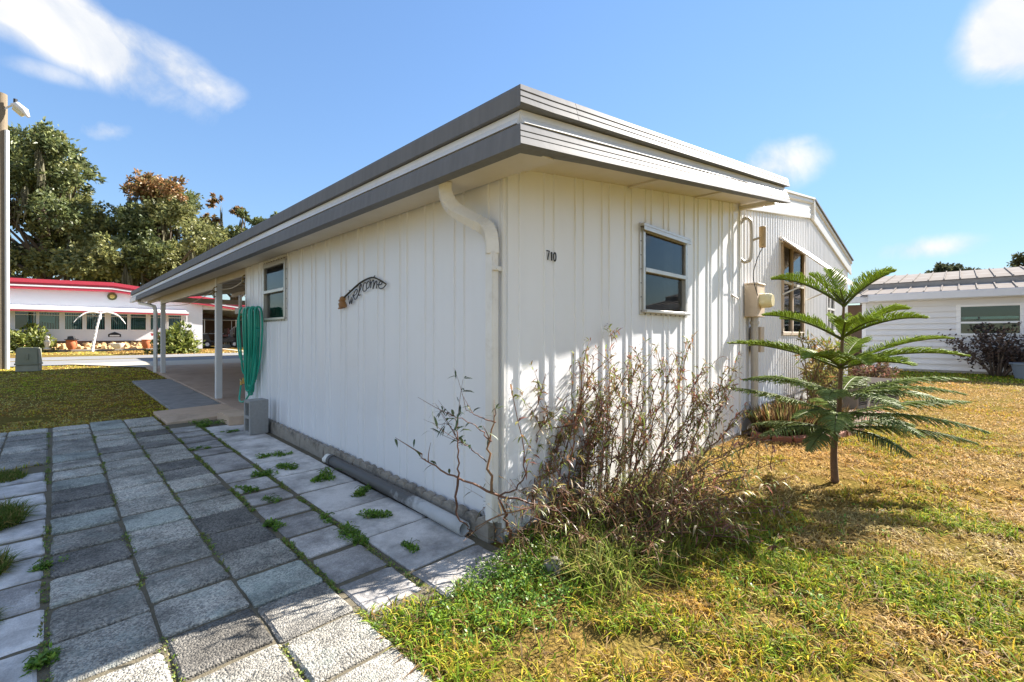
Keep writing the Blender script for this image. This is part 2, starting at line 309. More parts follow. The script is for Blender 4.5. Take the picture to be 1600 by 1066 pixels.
# ------------------------------------------------------------------ builders
ORG = {}
def tag(o, label=None, cat=None, group=None, kind=None):
    if label: o['label'] = label
    if cat: o['category'] = cat
    if group: o['group'] = group
    if kind: o['kind'] = kind
    return o
def thing(name, label, cat, loc, group=None):
    o = bpy.data.objects.new(name, None); o.empty_display_size = .1; COL.objects.link(o)
    o.location = loc; ORG[o] = Vector(loc)
    return tag(o, label, cat, group)
class MB:
    def __init__(s): s.v = []; s.f = []; s.c = []
    def add(s, vs, fs, col=None):
        k = len(s.v); s.v += [tuple(p) for p in vs]; s.f += [tuple(i + k for i in f) for f in fs]
        if col is not None: s.c += [col] * len(vs)
        return s
    def box(s, x0, x1, y0, y1, z0, z1, col=None):
        vs = [(x, y, z) for z in (z0, z1) for y in (y0, y1) for x in (x0, x1)]
        return s.add(vs, [(0, 2, 3, 1), (4, 5, 7, 6), (0, 1, 5, 4), (2, 6, 7, 3), (0, 4, 6, 2), (1, 3, 7, 5)], col)
    def obox(s, c, ax, ay, az, col=None):
        c, ax, ay, az = map(Vector, (c, ax, ay, az))
        vs = [c + ax * i + ay * j + az * k for k in (-1, 1) for j in (-1, 1) for i in (-1, 1)]
        return s.add(vs, [(0, 2, 3, 1), (4, 5, 7, 6), (0, 1, 5, 4), (2, 6, 7, 3), (0, 4, 6, 2), (1, 3, 7, 5)], col)
    def hexa(s, b4, t4, col=None):
        return s.add(list(b4) + list(t4), [(3, 2, 1, 0), (4, 5, 6, 7), (0, 1, 5, 4), (1, 2, 6, 5), (2, 3, 7, 6), (3, 0, 4, 7)], col)
    def tube(s, pts, rad, n=6, caps=True, col=None):
        pts = [Vector(p) for p in pts]
        if not hasattr(rad, '__len__'): rad = [rad] * len(pts)
        k = len(s.v); vs = []; fs = []
        up = None
        for i, p in enumerate(pts):
            t = (pts[min(i + 1, len(pts) - 1)] - pts[max(i - 1, 0)])
            if t.length < 1e-9: t = Vector((0, 0, 1))
            t.normalize()
            if up is None:
                up = Vector((0, 0, 1)) if abs(t.z) < .9 else Vector((1, 0, 0))
            a = t.cross(up)
            if a.length < 1e-6: a = t.cross(Vector((.3, 1, .2)))
            a.normalize(); b = t.cross(a); up = -b if b.dot(up) < 0 else b
            a = t.cross(up).normalized(); b = up
            for j in range(n):
                w = 2 * math.pi * j / n
                vs.append(p + (a * math.cos(w) + b * math.sin(w)) * rad[i])
        for i in range(len(pts) - 1):
            for j in range(n):
                fs.append((i * n + j, i * n + (j + 1) % n, (i + 1) * n + (j + 1) % n, (i + 1) * n + j))
        if caps:
            fs.append(tuple(range(n))[::-1]); fs.append(tuple((len(pts) - 1) * n + j for j in range(n)))
        return s.add(vs, fs, col)
    def lathe(s, c, prof, n=16, col=None):
        c = Vector(c); vs = []; fs = []
        for r, z in prof:
            for j in range(n):
                w = 2 * math.pi * j / n; vs.append(c + Vector((r * math.cos(w), r * math.sin(w), z)))
        for i in range(len(prof) - 1):
            for j in range(n): fs.append((i * n + j, i * n + (j + 1) % n, (i + 1) * n + (j + 1) % n, (i + 1) * n + j))
        fs.append(tuple(range(n))[::-1]); fs.append(tuple((len(prof) - 1) * n + j for j in range(n)))
        return s.add(vs, fs, col)
    def prism(s, poly, d, col=None):
        """polygon (3-D points) pushed along d"""
        n = len(poly); d = Vector(d); P = [Vector(p) for p in poly]
        return s.add(P + [p + d for p in P], [tuple(range(n))[::-1], tuple(range(n, 2 * n))] + [(i, (i + 1) % n, n + (i + 1) % n, n + i) for i in range(n)], col)
    def mesh(s, name, org=(0, 0, 0), bevel=0, seg=1, smooth=False, fix=True):
        me = bpy.data.meshes.new(name); o = Vector(org)
        me.from_pydata([(p[0] - o.x, p[1] - o.y, p[2] - o.z) for p in s.v], [], s.f)
        if s.c and len(s.c) == len(s.v):
            at = me.color_attributes.new('col', 'FLOAT_COLOR', 'POINT')
            at.data.foreach_set('color', np.array([(c[0], c[1], c[2], 1) for c in s.c], 'f').ravel())
        if fix or bevel:
            bm = bmesh.new(); bm.from_mesh(me)
            bmesh.ops.recalc_face_normals(bm, faces=bm.faces)
            if bevel: bmesh.ops.bevel(bm, geom=list(bm.edges), offset=bevel, segments=seg, affect='EDGES', clamp_overlap=True)
            bm.to_mesh(me); bm.free()
        if smooth:
            me.shade_smooth()
            if smooth != 'all': me.set_sharp_from_angle(angle=math.radians(40))
        return me
    def build(s, name, m, parent=None, bevel=0, seg=1, smooth=False, org=None, fix=True):
        org = ORG[parent] if parent is not None else (Vector(org) if org is not None else Vector((0, 0, 0)))
        me = s.mesh(name, org, bevel, seg, smooth, fix)
        me.materials.append(m if not isinstance(m, str) else M[m])
        o = bpy.data.objects.new(name, me); COL.objects.link(o)
        if parent is not None: o.parent = parent
        else: o.location = org
        ORG[o] = org
        return o
def bez(p0, p1, p2, n=8):
    p0, p1, p2 = Vector(p0), Vector(p1), Vector(p2)
    return [p0 * (1 - t) ** 2 + p1 * 2 * t * (1 - t) + p2 * t * t for t in (i / n for i in range(n + 1))]
def catmull(P, n=6):
    P = [Vector(p) for p in P]; Q = [P[0]] + P + [P[-1]]; out = []
    for i in range(1, len(Q) - 2):
        a, b, c, d = Q[i - 1:i + 3]
        for k in range(n):
            t = k / n
            out.append(.5 * ((2 * b) + (c - a) * t + (2 * a - 5 * b + 4 * c - d) * t * t + (3 * b - a - 3 * c + d) * t ** 3))
    return out + [P[-1]]
def npmesh(name, V, F, Cc, m, parent=None, org=(0, 0, 0)):
    """numpy triangles: V (n,3) F (k,3) Cc (n,3)"""
    me = bpy.data.meshes.new(name); o = np.array(ORG[parent] if parent is not None else org)
    V = np.asarray(V, 'f') - o.astype('f'); F = np.asarray(F, 'i')
    me.vertices.add(len(V)); me.vertices.foreach_set('co', V.ravel())
    me.loops.add(F.size); me.loops.foreach_set('vertex_index', F.ravel())
    me.polygons.add(len(F)); me.polygons.foreach_set('loop_start', np.arange(0, F.size, F.shape[1], dtype='i'))
    me.update(calc_edges=True)
    if Cc is not None:
        at = me.color_attributes.new('col', 'FLOAT_COLOR', 'POINT')
        at.data.foreach_set('color', np.concatenate([np.asarray(Cc, 'f'), np.ones((len(V), 1), 'f')], 1).ravel())
    me.materials.append(m)
    ob = bpy.data.objects.new(name, me); COL.objects.link(ob)
    if parent is not None: ob.parent = parent; ORG[ob] = ORG[parent]
    else: ob.location = org; ORG[ob] = Vector(org)
    return ob

# ------------------------------------------------------------------ noise and terrain
_T = NR.random((256, 256))
def vnoise(x, y, s):
    x = np.asarray(x) * s + 100.3; y = np.asarray(y) * s + 57.7
    xi = np.floor(x).astype(int); yi = np.floor(y).astype(int); fx = x - xi; fy = y - yi
    fx = fx * fx * (3 - 2 * fx); fy = fy * fy * (3 - 2 * fy)
    g = lambda a, b: _T[a % 256, b % 256]
    return (g(xi, yi) * (1 - fx) + g(xi + 1, yi) * fx) * (1 - fy) + (g(xi, yi + 1) * (1 - fx) + g(xi + 1, yi + 1) * fx) * fy
def fbm(x, y, s, o=4):
    t = 0; a = .5; n = 0
    for i in range(o): t = t + a * vnoise(x, y, s * 2 ** i); n += a; a *= .55
    return t / n
def gh(x, y):
    """ground height: rises gently towards the street"""
    k = 1 - min(max((x - 6) / 6, 0), 1)
    return .0225 * min(max(y, 0), 19) * k
def ghv(x, y):
    k = 1 - np.clip((x - 6) / 6, 0, 1)
    return .0225 * np.clip(y, 0, 19) * k

# ---- ground: one sheet to the horizon
gx = np.unique(np.concatenate([np.linspace(-600, -30, 12), np.linspace(-30, -6, 25), np.linspace(-6, 12, 91), np.linspace(12, 40, 29), np.linspace(40, 900, 12)]))
gy = np.unique(np.concatenate([np.linspace(-600, -30, 12), np.linspace(-30, -4, 27), np.linspace(-4, 20, 121), np.linspace(20, 50, 31), np.linspace(50, 900, 12)]))
XX, YY = np.meshgrid(gx, gy, indexing='ij')
ZZ = ghv(XX, YY) - .022
near = (np.abs(XX) < 30) & (np.abs(YY) < 40)
ZZ = ZZ + np.where(near & (YY < 0), (fbm(XX, YY, .9, 3) - .5) * .025, 0)
nx, ny = len(gx), len(gy)
idx = np.arange(nx * ny).reshape(nx, ny)
F = np.stack([idx[:-1, :-1], idx[1:, :-1], idx[1:, 1:], idx[:-1, 1:]], -1).reshape(-1, 4)
g = npmesh('ground', np.stack([XX, YY, ZZ], -1).reshape(-1, 3), F, None, M['soil'])
tag(g, 'lawn soil and dry thatch under the grass', kind='structure')

# ---- road, driveway, carport slab
def sheet(name, pts, m, lab, dz=.0, nx=1, thick=.05):
    mb = MB(); mb.prism([(x, y, gh(x, y) + dz - thick) for x, y in pts], (0, 0, thick)); o = mb.build(name, m, fix=True)
    return tag(o, lab, kind='structure')
mb = MB(); xs = [-80, -20, -6, 0, 6, 8, 10, 12, 40, 90]; n = len(xs)
for x in xs: mb.v.append((x, 16.35, gh(x, 16.35) + .004)); mb.v.append((x, 21.35, gh(x, 21.35) + .004))
mb.f = [(2 * i, 2 * i + 2, 2 * i + 3, 2 * i + 1) for i in range(n - 1)]
tag(mb.build('road', 'road'), 'pale grey asphalt street beyond the carport', kind='structure')
mb = MB(); P = [(0, 14.2), (4.0, 14.2), (5.0, 16.1), (5.4, 16.6), (-1.6, 16.6), (-.9, 15.6)]
mb.v = [(x, y, gh(x, y) + .010) for x, y in P]; mb.f = [tuple(range(len(P)))]
tag(mb.build('driveway', 'drive'), 'light concrete driveway apron between carport and street', kind='structure')
mb = MB(); mb.hexa([(0.0, 5.03, .0), (4.0, 5.03, 0), (4.0, 14.3, .1), (0, 14.3, .1)], [(0.0, 5.03, gh(0, 5.03) + .035), (4.0, 5.03, gh(0, 5.03) + .035), (4.0, 14.3, gh(0, 14.3) + .035), (0, 14.3, gh(0, 14.3) + .035)])
slab = tag(mb.build('carport_slab', 'slab_port', bevel=.006), 'tan concrete slab under the carport roof', kind='structure')
# neighbour's driveway across the street
mb = MB(); P = [(4.6, 21.3), (11, 21.3), (10.5, 32), (5.3, 32)]; mb.v = [(x, y, gh(0, 20) * (1 if x < 6 else (1 - min((x - 6) / 6, 1))) + .008) for x, y in P]; mb.f = [(0, 1, 2, 3)]
tag(mb.build('driveway', 'drive'), 'concrete driveway of the house across the street', kind='structure')

# ---- walkway of pavers
walk = MB()
wp = [(-2.26, -3.2), (-.99, -3.2), (-.99, -.35), (-.60, -.20), (-.10, -.05), (-.07, 5.6), (-.86, 5.75), (-6.2, 5.75), (-6.2, 3.85), (-2.26, 3.85)]
walk.v = [(x, y, gh(x, y) - .009) for x, y in wp]
# triangulate as strips so that it follows the slope
walk = MB()
def strip(x0, x1, ys):
    k = len(walk.v)
    for y in ys: walk.v.extend([(x0, y, gh(x0, y) - .010), (x1, y, gh(x1, y) - .010)])
    for i in range(len(ys) - 1): walk.f.append((k + 2 * i, k + 2 * i + 1, k + 2 * i + 3, k + 2 * i + 2))
strip(-2.26, -.93, [-3.2, 0, 2, 4, 5.75]); strip(-.93, -.60, [-.25, 0, 2, 4, 5.1]); strip(-.60, -.07, [-.12, 0, 2, 4, 5.1]); strip(-6.2, -2.26, [3.85, 5.75])
walkway = tag(walk.build('walkway', 'sand'), 'walkway of speckled and plain concrete pavers beside the house', kind='structure')
PM = {}
def paver_mesh(w, d, kind, matname):
    """cast slab with a slightly wandering outline, worn arrises and now and then a broken corner"""
    key = (round(w, 3), round(d, 3), kind, R.randrange(6))
    if key not in PM:
        pts = []; c = [(-w / 2, -d / 2), (w / 2, -d / 2), (w / 2, d / 2), (-w / 2, d / 2)]
        for k in range(4):
            (xa, ya), (xb, yb) = c[k], c[(k + 1) % 4]; ux, uy = xb - xa, yb - ya; L_ = math.hypot(ux, uy); ux /= L_; uy /= L_
            a = R.choice((.008, .010, .012, .012, .03)); b_ = R.choice((.008, .010, .012, .012, .026))
            for t in (a, L_ * .28, L_ * .52, L_ * .77, L_ - b_):
                o = R.uniform(0, .0045) if a < t < L_ - b_ else 0
                pts.append((xa + ux * t - uy * o, ya + uy * t + ux * o))
        n = len(pts); mb = MB(); z = [0.0 + R.uniform(-.0012, .0012) for _ in pts]
        mb.v = [(x, y, -.045) for x, y in pts] + [(x, y, -.007) for x, y in pts] + [(x * (1 - .012 / w * 2), y * (1 - .012 / d * 2), zz) for (x, y), zz in zip(pts, z)]
        mb.f = [(i, (i + 1) % n, n + (i + 1) % n, n + i) for i in range(n)] + [(n + i, n + (i + 1) % n, 2 * n + (i + 1) % n, 2 * n + i) for i in range(n)] + [tuple(range(2 * n, 3 * n))]
        me = mb.mesh('paver'); me.materials.append(M[matname]); PM[key] = me
    return PM[key]
def paver(x, y, w, d, matname, dz=None, rz=None):
    o = bpy.data.objects.new('paver', paver_mesh(w, d, matname, matname)); COL.objects.link(o); o.parent = walkway
    o.location = (x, y, gh(x, y) + (R.uniform(-.003, .004) if dz is None else dz))
    o.rotation_euler = (R.uniform(-.008, .008) + .0225, R.uniform(-.009, .009), (R.uniform(-.010, .010) if rz is None else rz) + math.pi * R.choice((0, 1)) * (abs(w - d) < .01))
    return o
P_ = .3225
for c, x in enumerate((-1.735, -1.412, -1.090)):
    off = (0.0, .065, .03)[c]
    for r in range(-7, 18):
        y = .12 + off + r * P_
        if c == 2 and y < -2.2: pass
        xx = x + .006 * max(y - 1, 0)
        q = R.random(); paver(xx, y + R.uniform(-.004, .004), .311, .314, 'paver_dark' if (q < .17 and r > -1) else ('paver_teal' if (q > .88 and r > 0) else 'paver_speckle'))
for cx in range(12):                                 # side branch of the path
    x = -2.055 - cx * P_
    for r in range(6):
        q = R.random(); paver(x, 3.99 + r * P_ + (cx % 3) * .01, .311, .314, 'paver_dark' if q < .10 else 'paver_speckle')
y = -.08                                             # narrow plain row
for r in range(15):
    d = .305 if r < 3 else .30
    paver(-.765 + .004 * max(y, 0), y + d / 2, .285, d - .008, 'paver_worn'); y += d + R.uniform(.02, .038)
y = -.22
for r in range(10):                                  # large smooth pavers along the wall
    d = .49
    if r == 0: paver(-.355, y + .155, .455, .31, 'paver_worn', -.004); y += .31 + .012; continue
    if y > 4.6: break
    paver(-.352, y + d / 2, .455, d - .006, 'paver_light'); y += d + .012
for r in range(15):                                  # plain border row on the left
    y = -1.15 + r * .325
    if y > 3.75: break
    paver(-2.066 + R.uniform(-.012, .008), y, .31, .302, 'paver_light' if r != 7 else 'paver_worn')
# tan ramp slabs, step and grey slab beside the carport
def slabpart(x0, x1, y0, y1, zf, m, t=.06):
    mb = MB(); b = [(x0, y0), (x1, y0), (x1, y1), (x0, y1)]
    mb.hexa([(x, y, zf(x, y) - t) for x, y in b], [(x, y, zf(x, y)) for x, y in b]); return mb.build('slab', m, walkway, bevel=.007)
slabpart(-.86, .0, 5.13, 5.58, lambda x, y: gh(x, y) + .012 + (x + .86) * .03, 'slab_tan')
slabpart(-.87, -.006, 5.60, 6.12, lambda x, y: gh(x, y) + .016 + (x + .86) * .025, 'slab_tan')
slabpart(-.66, -.01, 6.15, 10.6, lambda x, y: gh(x, y) + .014, 'slab_grey')
st = thing('step_block', 'low tan concrete step block beside the cinder block', 'step', (-.17, 4.72, .1))
mb = MB(); mb.box(-.33, -.035, 4.50, 5.10, .09, .205); mb.build('block', 'slab_tan', st, bevel=.012, seg=2)

# ------------------------------------------------------------------ the house
house = thing('house', 'white ribbed-metal utility room and carport with grey banded roof edge', 'house', (0, 0, 0))
ZT = lambda x: 2.223 + .150 * x                       # underside of the roof
GP = .335                                          # rib period
def profile(u):                                       # outward relief of the siding: two narrow ribs each period
    t = (u % GP)
    for c in (.035, .135):
        if abs(t - c) < .016: return .011
    return 0.
def ribpts(u0, u1):
    s = {u0, u1}
    k0 = int(math.floor(u0 / GP)) - 1
    for k in range(k0, int(u1 / GP) + 2):
        for c in (.035, .135):
            for d in (-.012, -.0075, .0075, .012):
                u = k * GP + c + d
                if u0 < u < u1: s.add(u)
    return sorted(s)
def relief(u):
    t = u % GP
    for c in (.035, .135):
        a = abs(t - c)
        if a <= .0080: return .0105
    return 0.
def siding_panel(parent, u0, u1, place, z0, ztop, hole=None, m='siding', pts=ribpts, rel=relief, lap=.0015):
    """one sheet of ribbed metal from u0 to u1; place(u, out, z) -> point"""
    if hole and hole[0] <= u0 and hole[1] >= u1:     # a sheet cut right through by the window: one below, one above
        siding_panel(parent, u0, u1, place, z0, hole[2], None, m, pts, rel, lap); return siding_panel(parent, u0, u1, place, hole[3], ztop, None, m, pts, rel, lap)
    us = pts(u0, u1); mb = MB()
    if hole: us = sorted(set(us) | {h for h in hole[:2] if u0 < h < u1})
    def emit(a, b, za, zb):
        f = lambda u, z: place(u, rel(u) + lap * (u - u0) / (u1 - u0), z(u) if callable(z) else z)
        mb.add([f(a, za), f(b, za), f(b, zb), f(a, zb)], [(0, 1, 2, 3)])
    for a, b in zip(us[:-1], us[1:]):
        mid = (a + b) / 2
        if hole and hole[0] < mid < hole[1]:
            emit(a, b, z0, hole[2]); emit(a, b, hole[3], ztop)
        else: emit(a, b, z0, ztop)
    bm = None
    o = mb.build('siding_panel', m, parent, fix=False)
    me = o.data; bm = bmesh.new(); bm.from_mesh(me); bmesh.ops.remove_doubles(bm, verts=bm.verts, dist=1e-5); bm.to_mesh(me); bm.free()
    return o
W = GP * 2
# right-hand wall (plane Y = 0): window opening 1.63..2.49, 1.43..2.15
HR = (1.64, 2.485, 1.435, 2.125)
for k in range(7):
    u0, u1 = k * W, min((k + 1) * W, 4.05)
    if u1 - u0 < .02: continue
    siding_panel(house, u0, u1, lambda u, d, z: (u, -d, z), .03, lambda u: ZT(u) - .002, HR if HR[0] < u1 and HR[1] > u0 else None)
# left-hand wall (plane X = 0): window opening
HL = (3.52, 4.255, 1.425, 2.07)
for k in range(8):
    u0, u1 = k * W, min((k + 1) * W, 5.03)
    if u1 - u0 < .02: continue
    siding_panel(house, u0, u1, lambda u, d, z: (-d, u, z), .10, 2.220, HL if HL[0] < u1 and HL[1] > u0 else None)
# end wall and inner shell
mb = MB(); mb.box(.02, 4.04, 5.00, 5.03, .1, 2.20); mb.hexa([(.02, 5.0, 2.2), (4.04, 5.0, 2.2), (4.04, 5.03, 2.2), (.02, 5.03, 2.2)], [(.02, 5.0, 2.21), (4.04, 5.0, 2.8), (4.04, 5.03, 2.8), (.02, 5.03, 2.21)])
mb.build('wall', 'siding', house)
mb = MB(); mb.box(-.016, .004, -.016, .004, .08, 2.218); mb.build('corner_trim', 'trim', house, bevel=.003)
mb = MB(); mb.box(-.010, .012, 5.015, 5.045, .10, 2.218); mb.build('corner_trim', 'trim', house, bevel=.003)
mb = MB(); mb.box(4.035, 4.062, -.018, .006, .0, 2.82); mb.build('corner_trim', 'trim', house, bevel=.003)

# roof: soffit, deck, fascia strips
X0, X1, Y0, Y1 = -.317, 4.375, -.437, 14.3
SL = .150
def zr(x, z): return z + SL * (x - X0)
mb = MB()
zs = lambda x: ZT(x) + .001
mb.hexa([(X0 + .03, Y0 + .03, zs(X0)), (4.06, Y0 + .03, zs(4.06)), (4.06, Y1, zs(4.06)), (X0 + .03, Y1, zs(X0))], [(X0 + .03, Y0 + .03, zs(X0) + .22), (4.06, Y0 + .03, zs(4.06) + .22), (4.06, Y1, zs(4.06) + .22), (X0 + .03, Y1, zs(X0) + .22)])
roof = mb.build('roof', 'soffit', house)
mb = MB(); mb.hexa([(4.065, Y0 + .03, zs(4.06)), (X1 - .02, Y0 + .03, zs(X1)), (X1 - .02, .3, zs(X1)), (4.065, .3, zs(4.06))], [(4.065, Y0 + .03, zs(4.06) + .22), (X1 - .02, Y0 + .03, zs(X1) + .22), (X1 - .02, .3, zs(X1) + .22), (4.065, .3, zs(4.06) + .22)])
mb.build('eave_end', 'soffit', roof, bevel=.002)
mb = MB(); mb.box(3.98, 4.03, Y0 + .04, -.02, 2.74, 2.79); mb.build('soffit_batten', 'soffit', roof)
for xx in (.12, 1.4, 2.7):
    mb = MB(); mb.hexa([(xx, Y0 + .04, zs(xx) - .018), (xx + .05, Y0 + .04, zs(xx) - .018), (xx + .05, -.015, zs(xx) - .018), (xx, -.015, zs(xx) - .018)], [(xx, Y0 + .04, zs(xx)), (xx + .05, Y0 + .04, zs(xx)), (xx + .05, -.015, zs(xx)), (xx, -.015, zs(xx))]); mb.build('soffit_batten', 'soffit', roof)
mb = MB(); mb.hexa([(X0 + .01, Y0 + .01, zr(X0, 2.405)), (X1, Y0 + .01, zr(X1, 2.405)), (X1, Y1, zr(X1, 2.405)), (X0 + .01, Y1, zr(X0, 2.405))], [(X0 + .01, Y0 + .01, zr(X0, 2.412)), (X1, Y0 + .01, zr(X1, 2.412)), (X1, Y1, zr(X1, 2.412)), (X0 + .01, Y1, zr(X0, 2.412))])
mb.build('roof_sheet', 'fascia', roof)
# profiles: (outward, height) – lower fascia, white band, upper fascia
LOW = [(.0, 2.116), (.042, 2.112), (.040, 2.122), (.031, 2.150), (.033, 2.153), (.022, 2.182), (.025, 2.185), (.012, 2.214), (.0, 2.234)]
LOWL = [(.0, 2.116), (.030, 2.112), (.020, 2.19), (.014, 2.222), (.0, 2.226)]
BAND = [(.010, 2.2345), (.006, 2.240), (-.012, 2.272), (-.016, 2.305), (-.02, 2.305)]
UPP = [(.0, 2.312), (.034, 2.310), (.033, 2.316), (.024, 2.343), (.027, 2.346), (.016, 2.377), (.020, 2.380), (.008, 2.412), (.0, 2.418)]
UPPL = [(.0, 2.312), (.010, 2.310), (.006, 2.40), (.0, 2.418)]
def run_front(prof, xa, xb, name, m):
    mb = MB(); n = len(prof)
    back = [(-.05, prof[-1][1]), (-.05, prof[0][1])]
    pr = list(prof) + back; n = len(pr); vs = []
    N = max(2, int((xb - xa) / .5))
    for i in range(N + 1):
        x = xa + (xb - xa) * i / N; w = R.uniform(-.0035, .0035) if 0 < i < N else 0
        vs += [(x - (o if i == 0 and xa < X0 + .001 else 0), Y0 - o + w, zr(x, z) + w) for o, z in pr]
    fs = [(i * n + j, (i + 1) * n + j, (i + 1) * n + (j + 1) % n, i * n + (j + 1) % n) for i in range(N) for j in range(n)]
    fs += [tuple(range(n)), tuple(N * n + j for j in range(n))[::-1]]
    mb.add(vs, fs); return mb.build(name, m, roof)
def run_left(prof, ya, yb, name, m):
    mb = MB(); pr = list(prof) + [(-.05, prof[-1][1]), (-.05, prof[0][1])]; n = len(pr); vs = []
    N = max(2, int((yb - ya) / .6))
    for i in range(N + 1):
        y = ya + (yb - ya) * i / N; w = R.uniform(-.004, .004) if 0 < i < N else 0
        vs += [(X0 - o - .0005 + w, y - (o if i == 0 and ya < Y0 + .001 else 0), z - .0005 + w) for o, z in pr]
    fs = [(i * n + j, (i + 1) * n + j, (i + 1) * n + (j + 1) % n, i * n + (j + 1) % n) for i in range(N) for j in range(n)]
    fs += [tuple(range(n)), tuple(N * n + j for j in range(n))[::-1]]
    mb.add(vs, fs); return mb.build(name, m, roof)
G = .0015
for a, b in ((X0, 1.553), (1.553 + G, X1)): run_front(LOW, a, b, 'lower_fascia', 'fascia')
for a, b in ((X0 + .02, 1.912), (1.912 + G, X1 - .03)): run_front(BAND, a, b, 'white_band', 'trim')
for a, b in ((X0, .104), (.104 + G * 2, 2.406), (2.406 + G * 2, X1)): run_front(UPP, a, b, 'upper_fascia', 'fascia')
for a, b in ((Y0, 3.2), (3.2 + G, 8.3), (8.3 + G, 13.1), (13.1 + G, Y1)): run_left(LOWL, a, b, 'lower_fascia', 'fascia' if a < 13 else 'gutter')
for a, b in ((Y0 + .02, .928), (.928 + G, 6.8), (6.8 + G, Y1 - .02)): run_left(BAND, a, b, 'white_band', 'trim')
for a, b in ((Y0, 5.4), (5.4 + G, Y1)): run_left(UPPL, a, b, 'upper_fascia', 'fascia')
# thin beige drip strip between fascia and wall, with roof-pan screws
mb = MB(); mb.box(X0 + .002, -.02, Y0 + .035, Y1, 2.142, 2.150); mb.build('drip_strip', 'soffit', roof)
mb = MB()
for yy in np.arange(.3, 13, .9): mb.lathe((X0 + .05, yy, 2.136), [(.004, 0), (.006, .006)], 6)
tag(mb.build('screws', 'steel_dark', roof), kind='stuff')

# windows of the house
def window(parent, u0, u1, z0, z1, place, room_depth, curtain, hood=True, mat_glass='glass'):
    """aluminium single-hung window: frame with nail fin, two sashes, panes"""
    def B(mb, a, b, c, d, e, f): # u, out, z
        P = [place(u, o, z) for z in (e, f) for o in (c, d) for u in (a, b)]
        mb.add(P, [(0, 2, 3, 1), (4, 5, 7, 6), (0, 1, 5, 4), (2, 6, 7, 3), (0, 4, 6, 2), (1, 3, 7, 5)])
    w = MB()
    fw = .035
    # fin
    for a, b, e, f in ((u0 - .035, u0 + .012, z0 - .03, z1 + .035), (u1 - .012, u1 + .035, z0 - .03, z1 + .035)): B(w, a, b, -.004, .013, e, f)
    B(w, u0 + .0125, u1 - .0125, -.004, .0126, z1 - .012, z1 + .036); B(w, u0 + .0125, u1 - .0125, -.004, .0128, z0 - .03, z0 + .012)
    # jambs, head
    for a, b in ((u0, u0 + fw), (u1 - fw, u1)): B(w, a, b, -.05, .026, z0 + .001, z1 - .001)
    B(w, u0 + fw + .0005, u1 - fw - .0005, -.05, .0255, z1 - .035, z1 - .002)
    fr = w.build('window_frame', 'alu', parent, bevel=.0015)
    zm = (z0 + z1) / 2
    s = MB(); B(s, u0 + fw + .001, u1 - fw - .001, -.035, .030, zm - .018, zm + .018); s.build('meeting_rail', 'alu', fr, bevel=.002)
    s = MB(); B(s, u0 + .002, u1 - .002, -.05, .060 if hood else .034, z0 - .012, z0 + .014); s.build('sill', 'alu', fr, bevel=.003)
    if hood:
        s = MB(); B(s, u0 - .03, u1 + .03, .002, .050, z1 + .006, z1 + .030); B(s, u0 - .03, u1 + .03, .045, .051, z1 - .03, z1 + .0055); s.build('drip_hood', 'alu', fr, bevel=.002)
    for a, b, n in ((z0 + .015, zm - .018, 'pane'), (zm + .018, z1 - .036, 'pane')):
        s = MB(); o = .006 if a > zm else -.012
        B(s, u0 + fw, u1 - fw, o - .004, o, a, b); s.build('pane', mat_glass, fr)
    sc = MB()
    n = 9
    for i in range(n):
        u = u0 + (u1 - u0) * (i + .5) / n
        for z in (z1 + .026, z0 - .022):
            p = Vector(place(u, .014, z)); q = Vector(place(u, .020 if not hood else .018, z)); sc.tube([p, q], .006, 6)
    for i in range(7):
        z = z0 + (z1 - z0) * i / 6
        for u in (u0 - .022, u1 + .022):
            p = Vector(place(u, .012, z)); q = Vector(place(u, .017, z)); sc.tube([p, q], .0055, 6)
    tag(sc.build('screws', 'steel_dark', fr), kind='stuff')
    # the room behind the glass
    s = MB(); d = room_depth
    P = lambda u, o, z: place(u, o, z)
    a, b, e, f = u0 - .02, u1 + .02, z0 - .02, z1 + .02
    s.add([P(a, -.051, e), P(b, -.051, e), P(b, -d, e), P(a, -d, e), P(a, -.051, f), P(b, -.051, f), P(b, -d, f), P(a, -d, f)],
          [(0, 1, 2, 3), (4, 5, 6, 7), (2, 3, 7, 6), (0, 3, 7, 4), (1, 2, 6, 5)])
    s.build('room_recess', 'room', fr)
    for (ca, cb, mm) in curtain:
        s = MB(); n = max(2, int((cb - ca) / .02)); k = 0; vs = []
        for i in range(n + 1):
            u = ca + (cb - ca) * i / n; o = -.062 + .010 * math.sin(i * 1.7) + .004 * math.sin(i * .6)
            vs += [P(u, o, e + .01), P(u, o, f - .01)]
        s.add(vs, [(2 * i, 2 * i + 2, 2 * i + 3, 2 * i + 1) for i in range(n)]); s.build('curtain', mm, fr, smooth='all')
    return fr
PLR = lambda u, o, z: (u, -o, z)
PLL = lambda u, o, z: (-o, u, z)
window(house, 1.63, 2.495, 1.425, 2.135, PLR, .35, [(2.19, 2.40, 'curtain')])
fl = window(house, 3.51, 4.265, 1.415, 2.08, PLL, .30, [(3.53, 4.245, 'curtain_green')], hood=False)
mb = MB(); mb.box(.035, .055, 3.60, 3.68, 1.45, 1.56); mb.box(.036, .06, 3.75, 4.1, 1.45, 1.49); mb.build('bottle', 'bowl', fl)

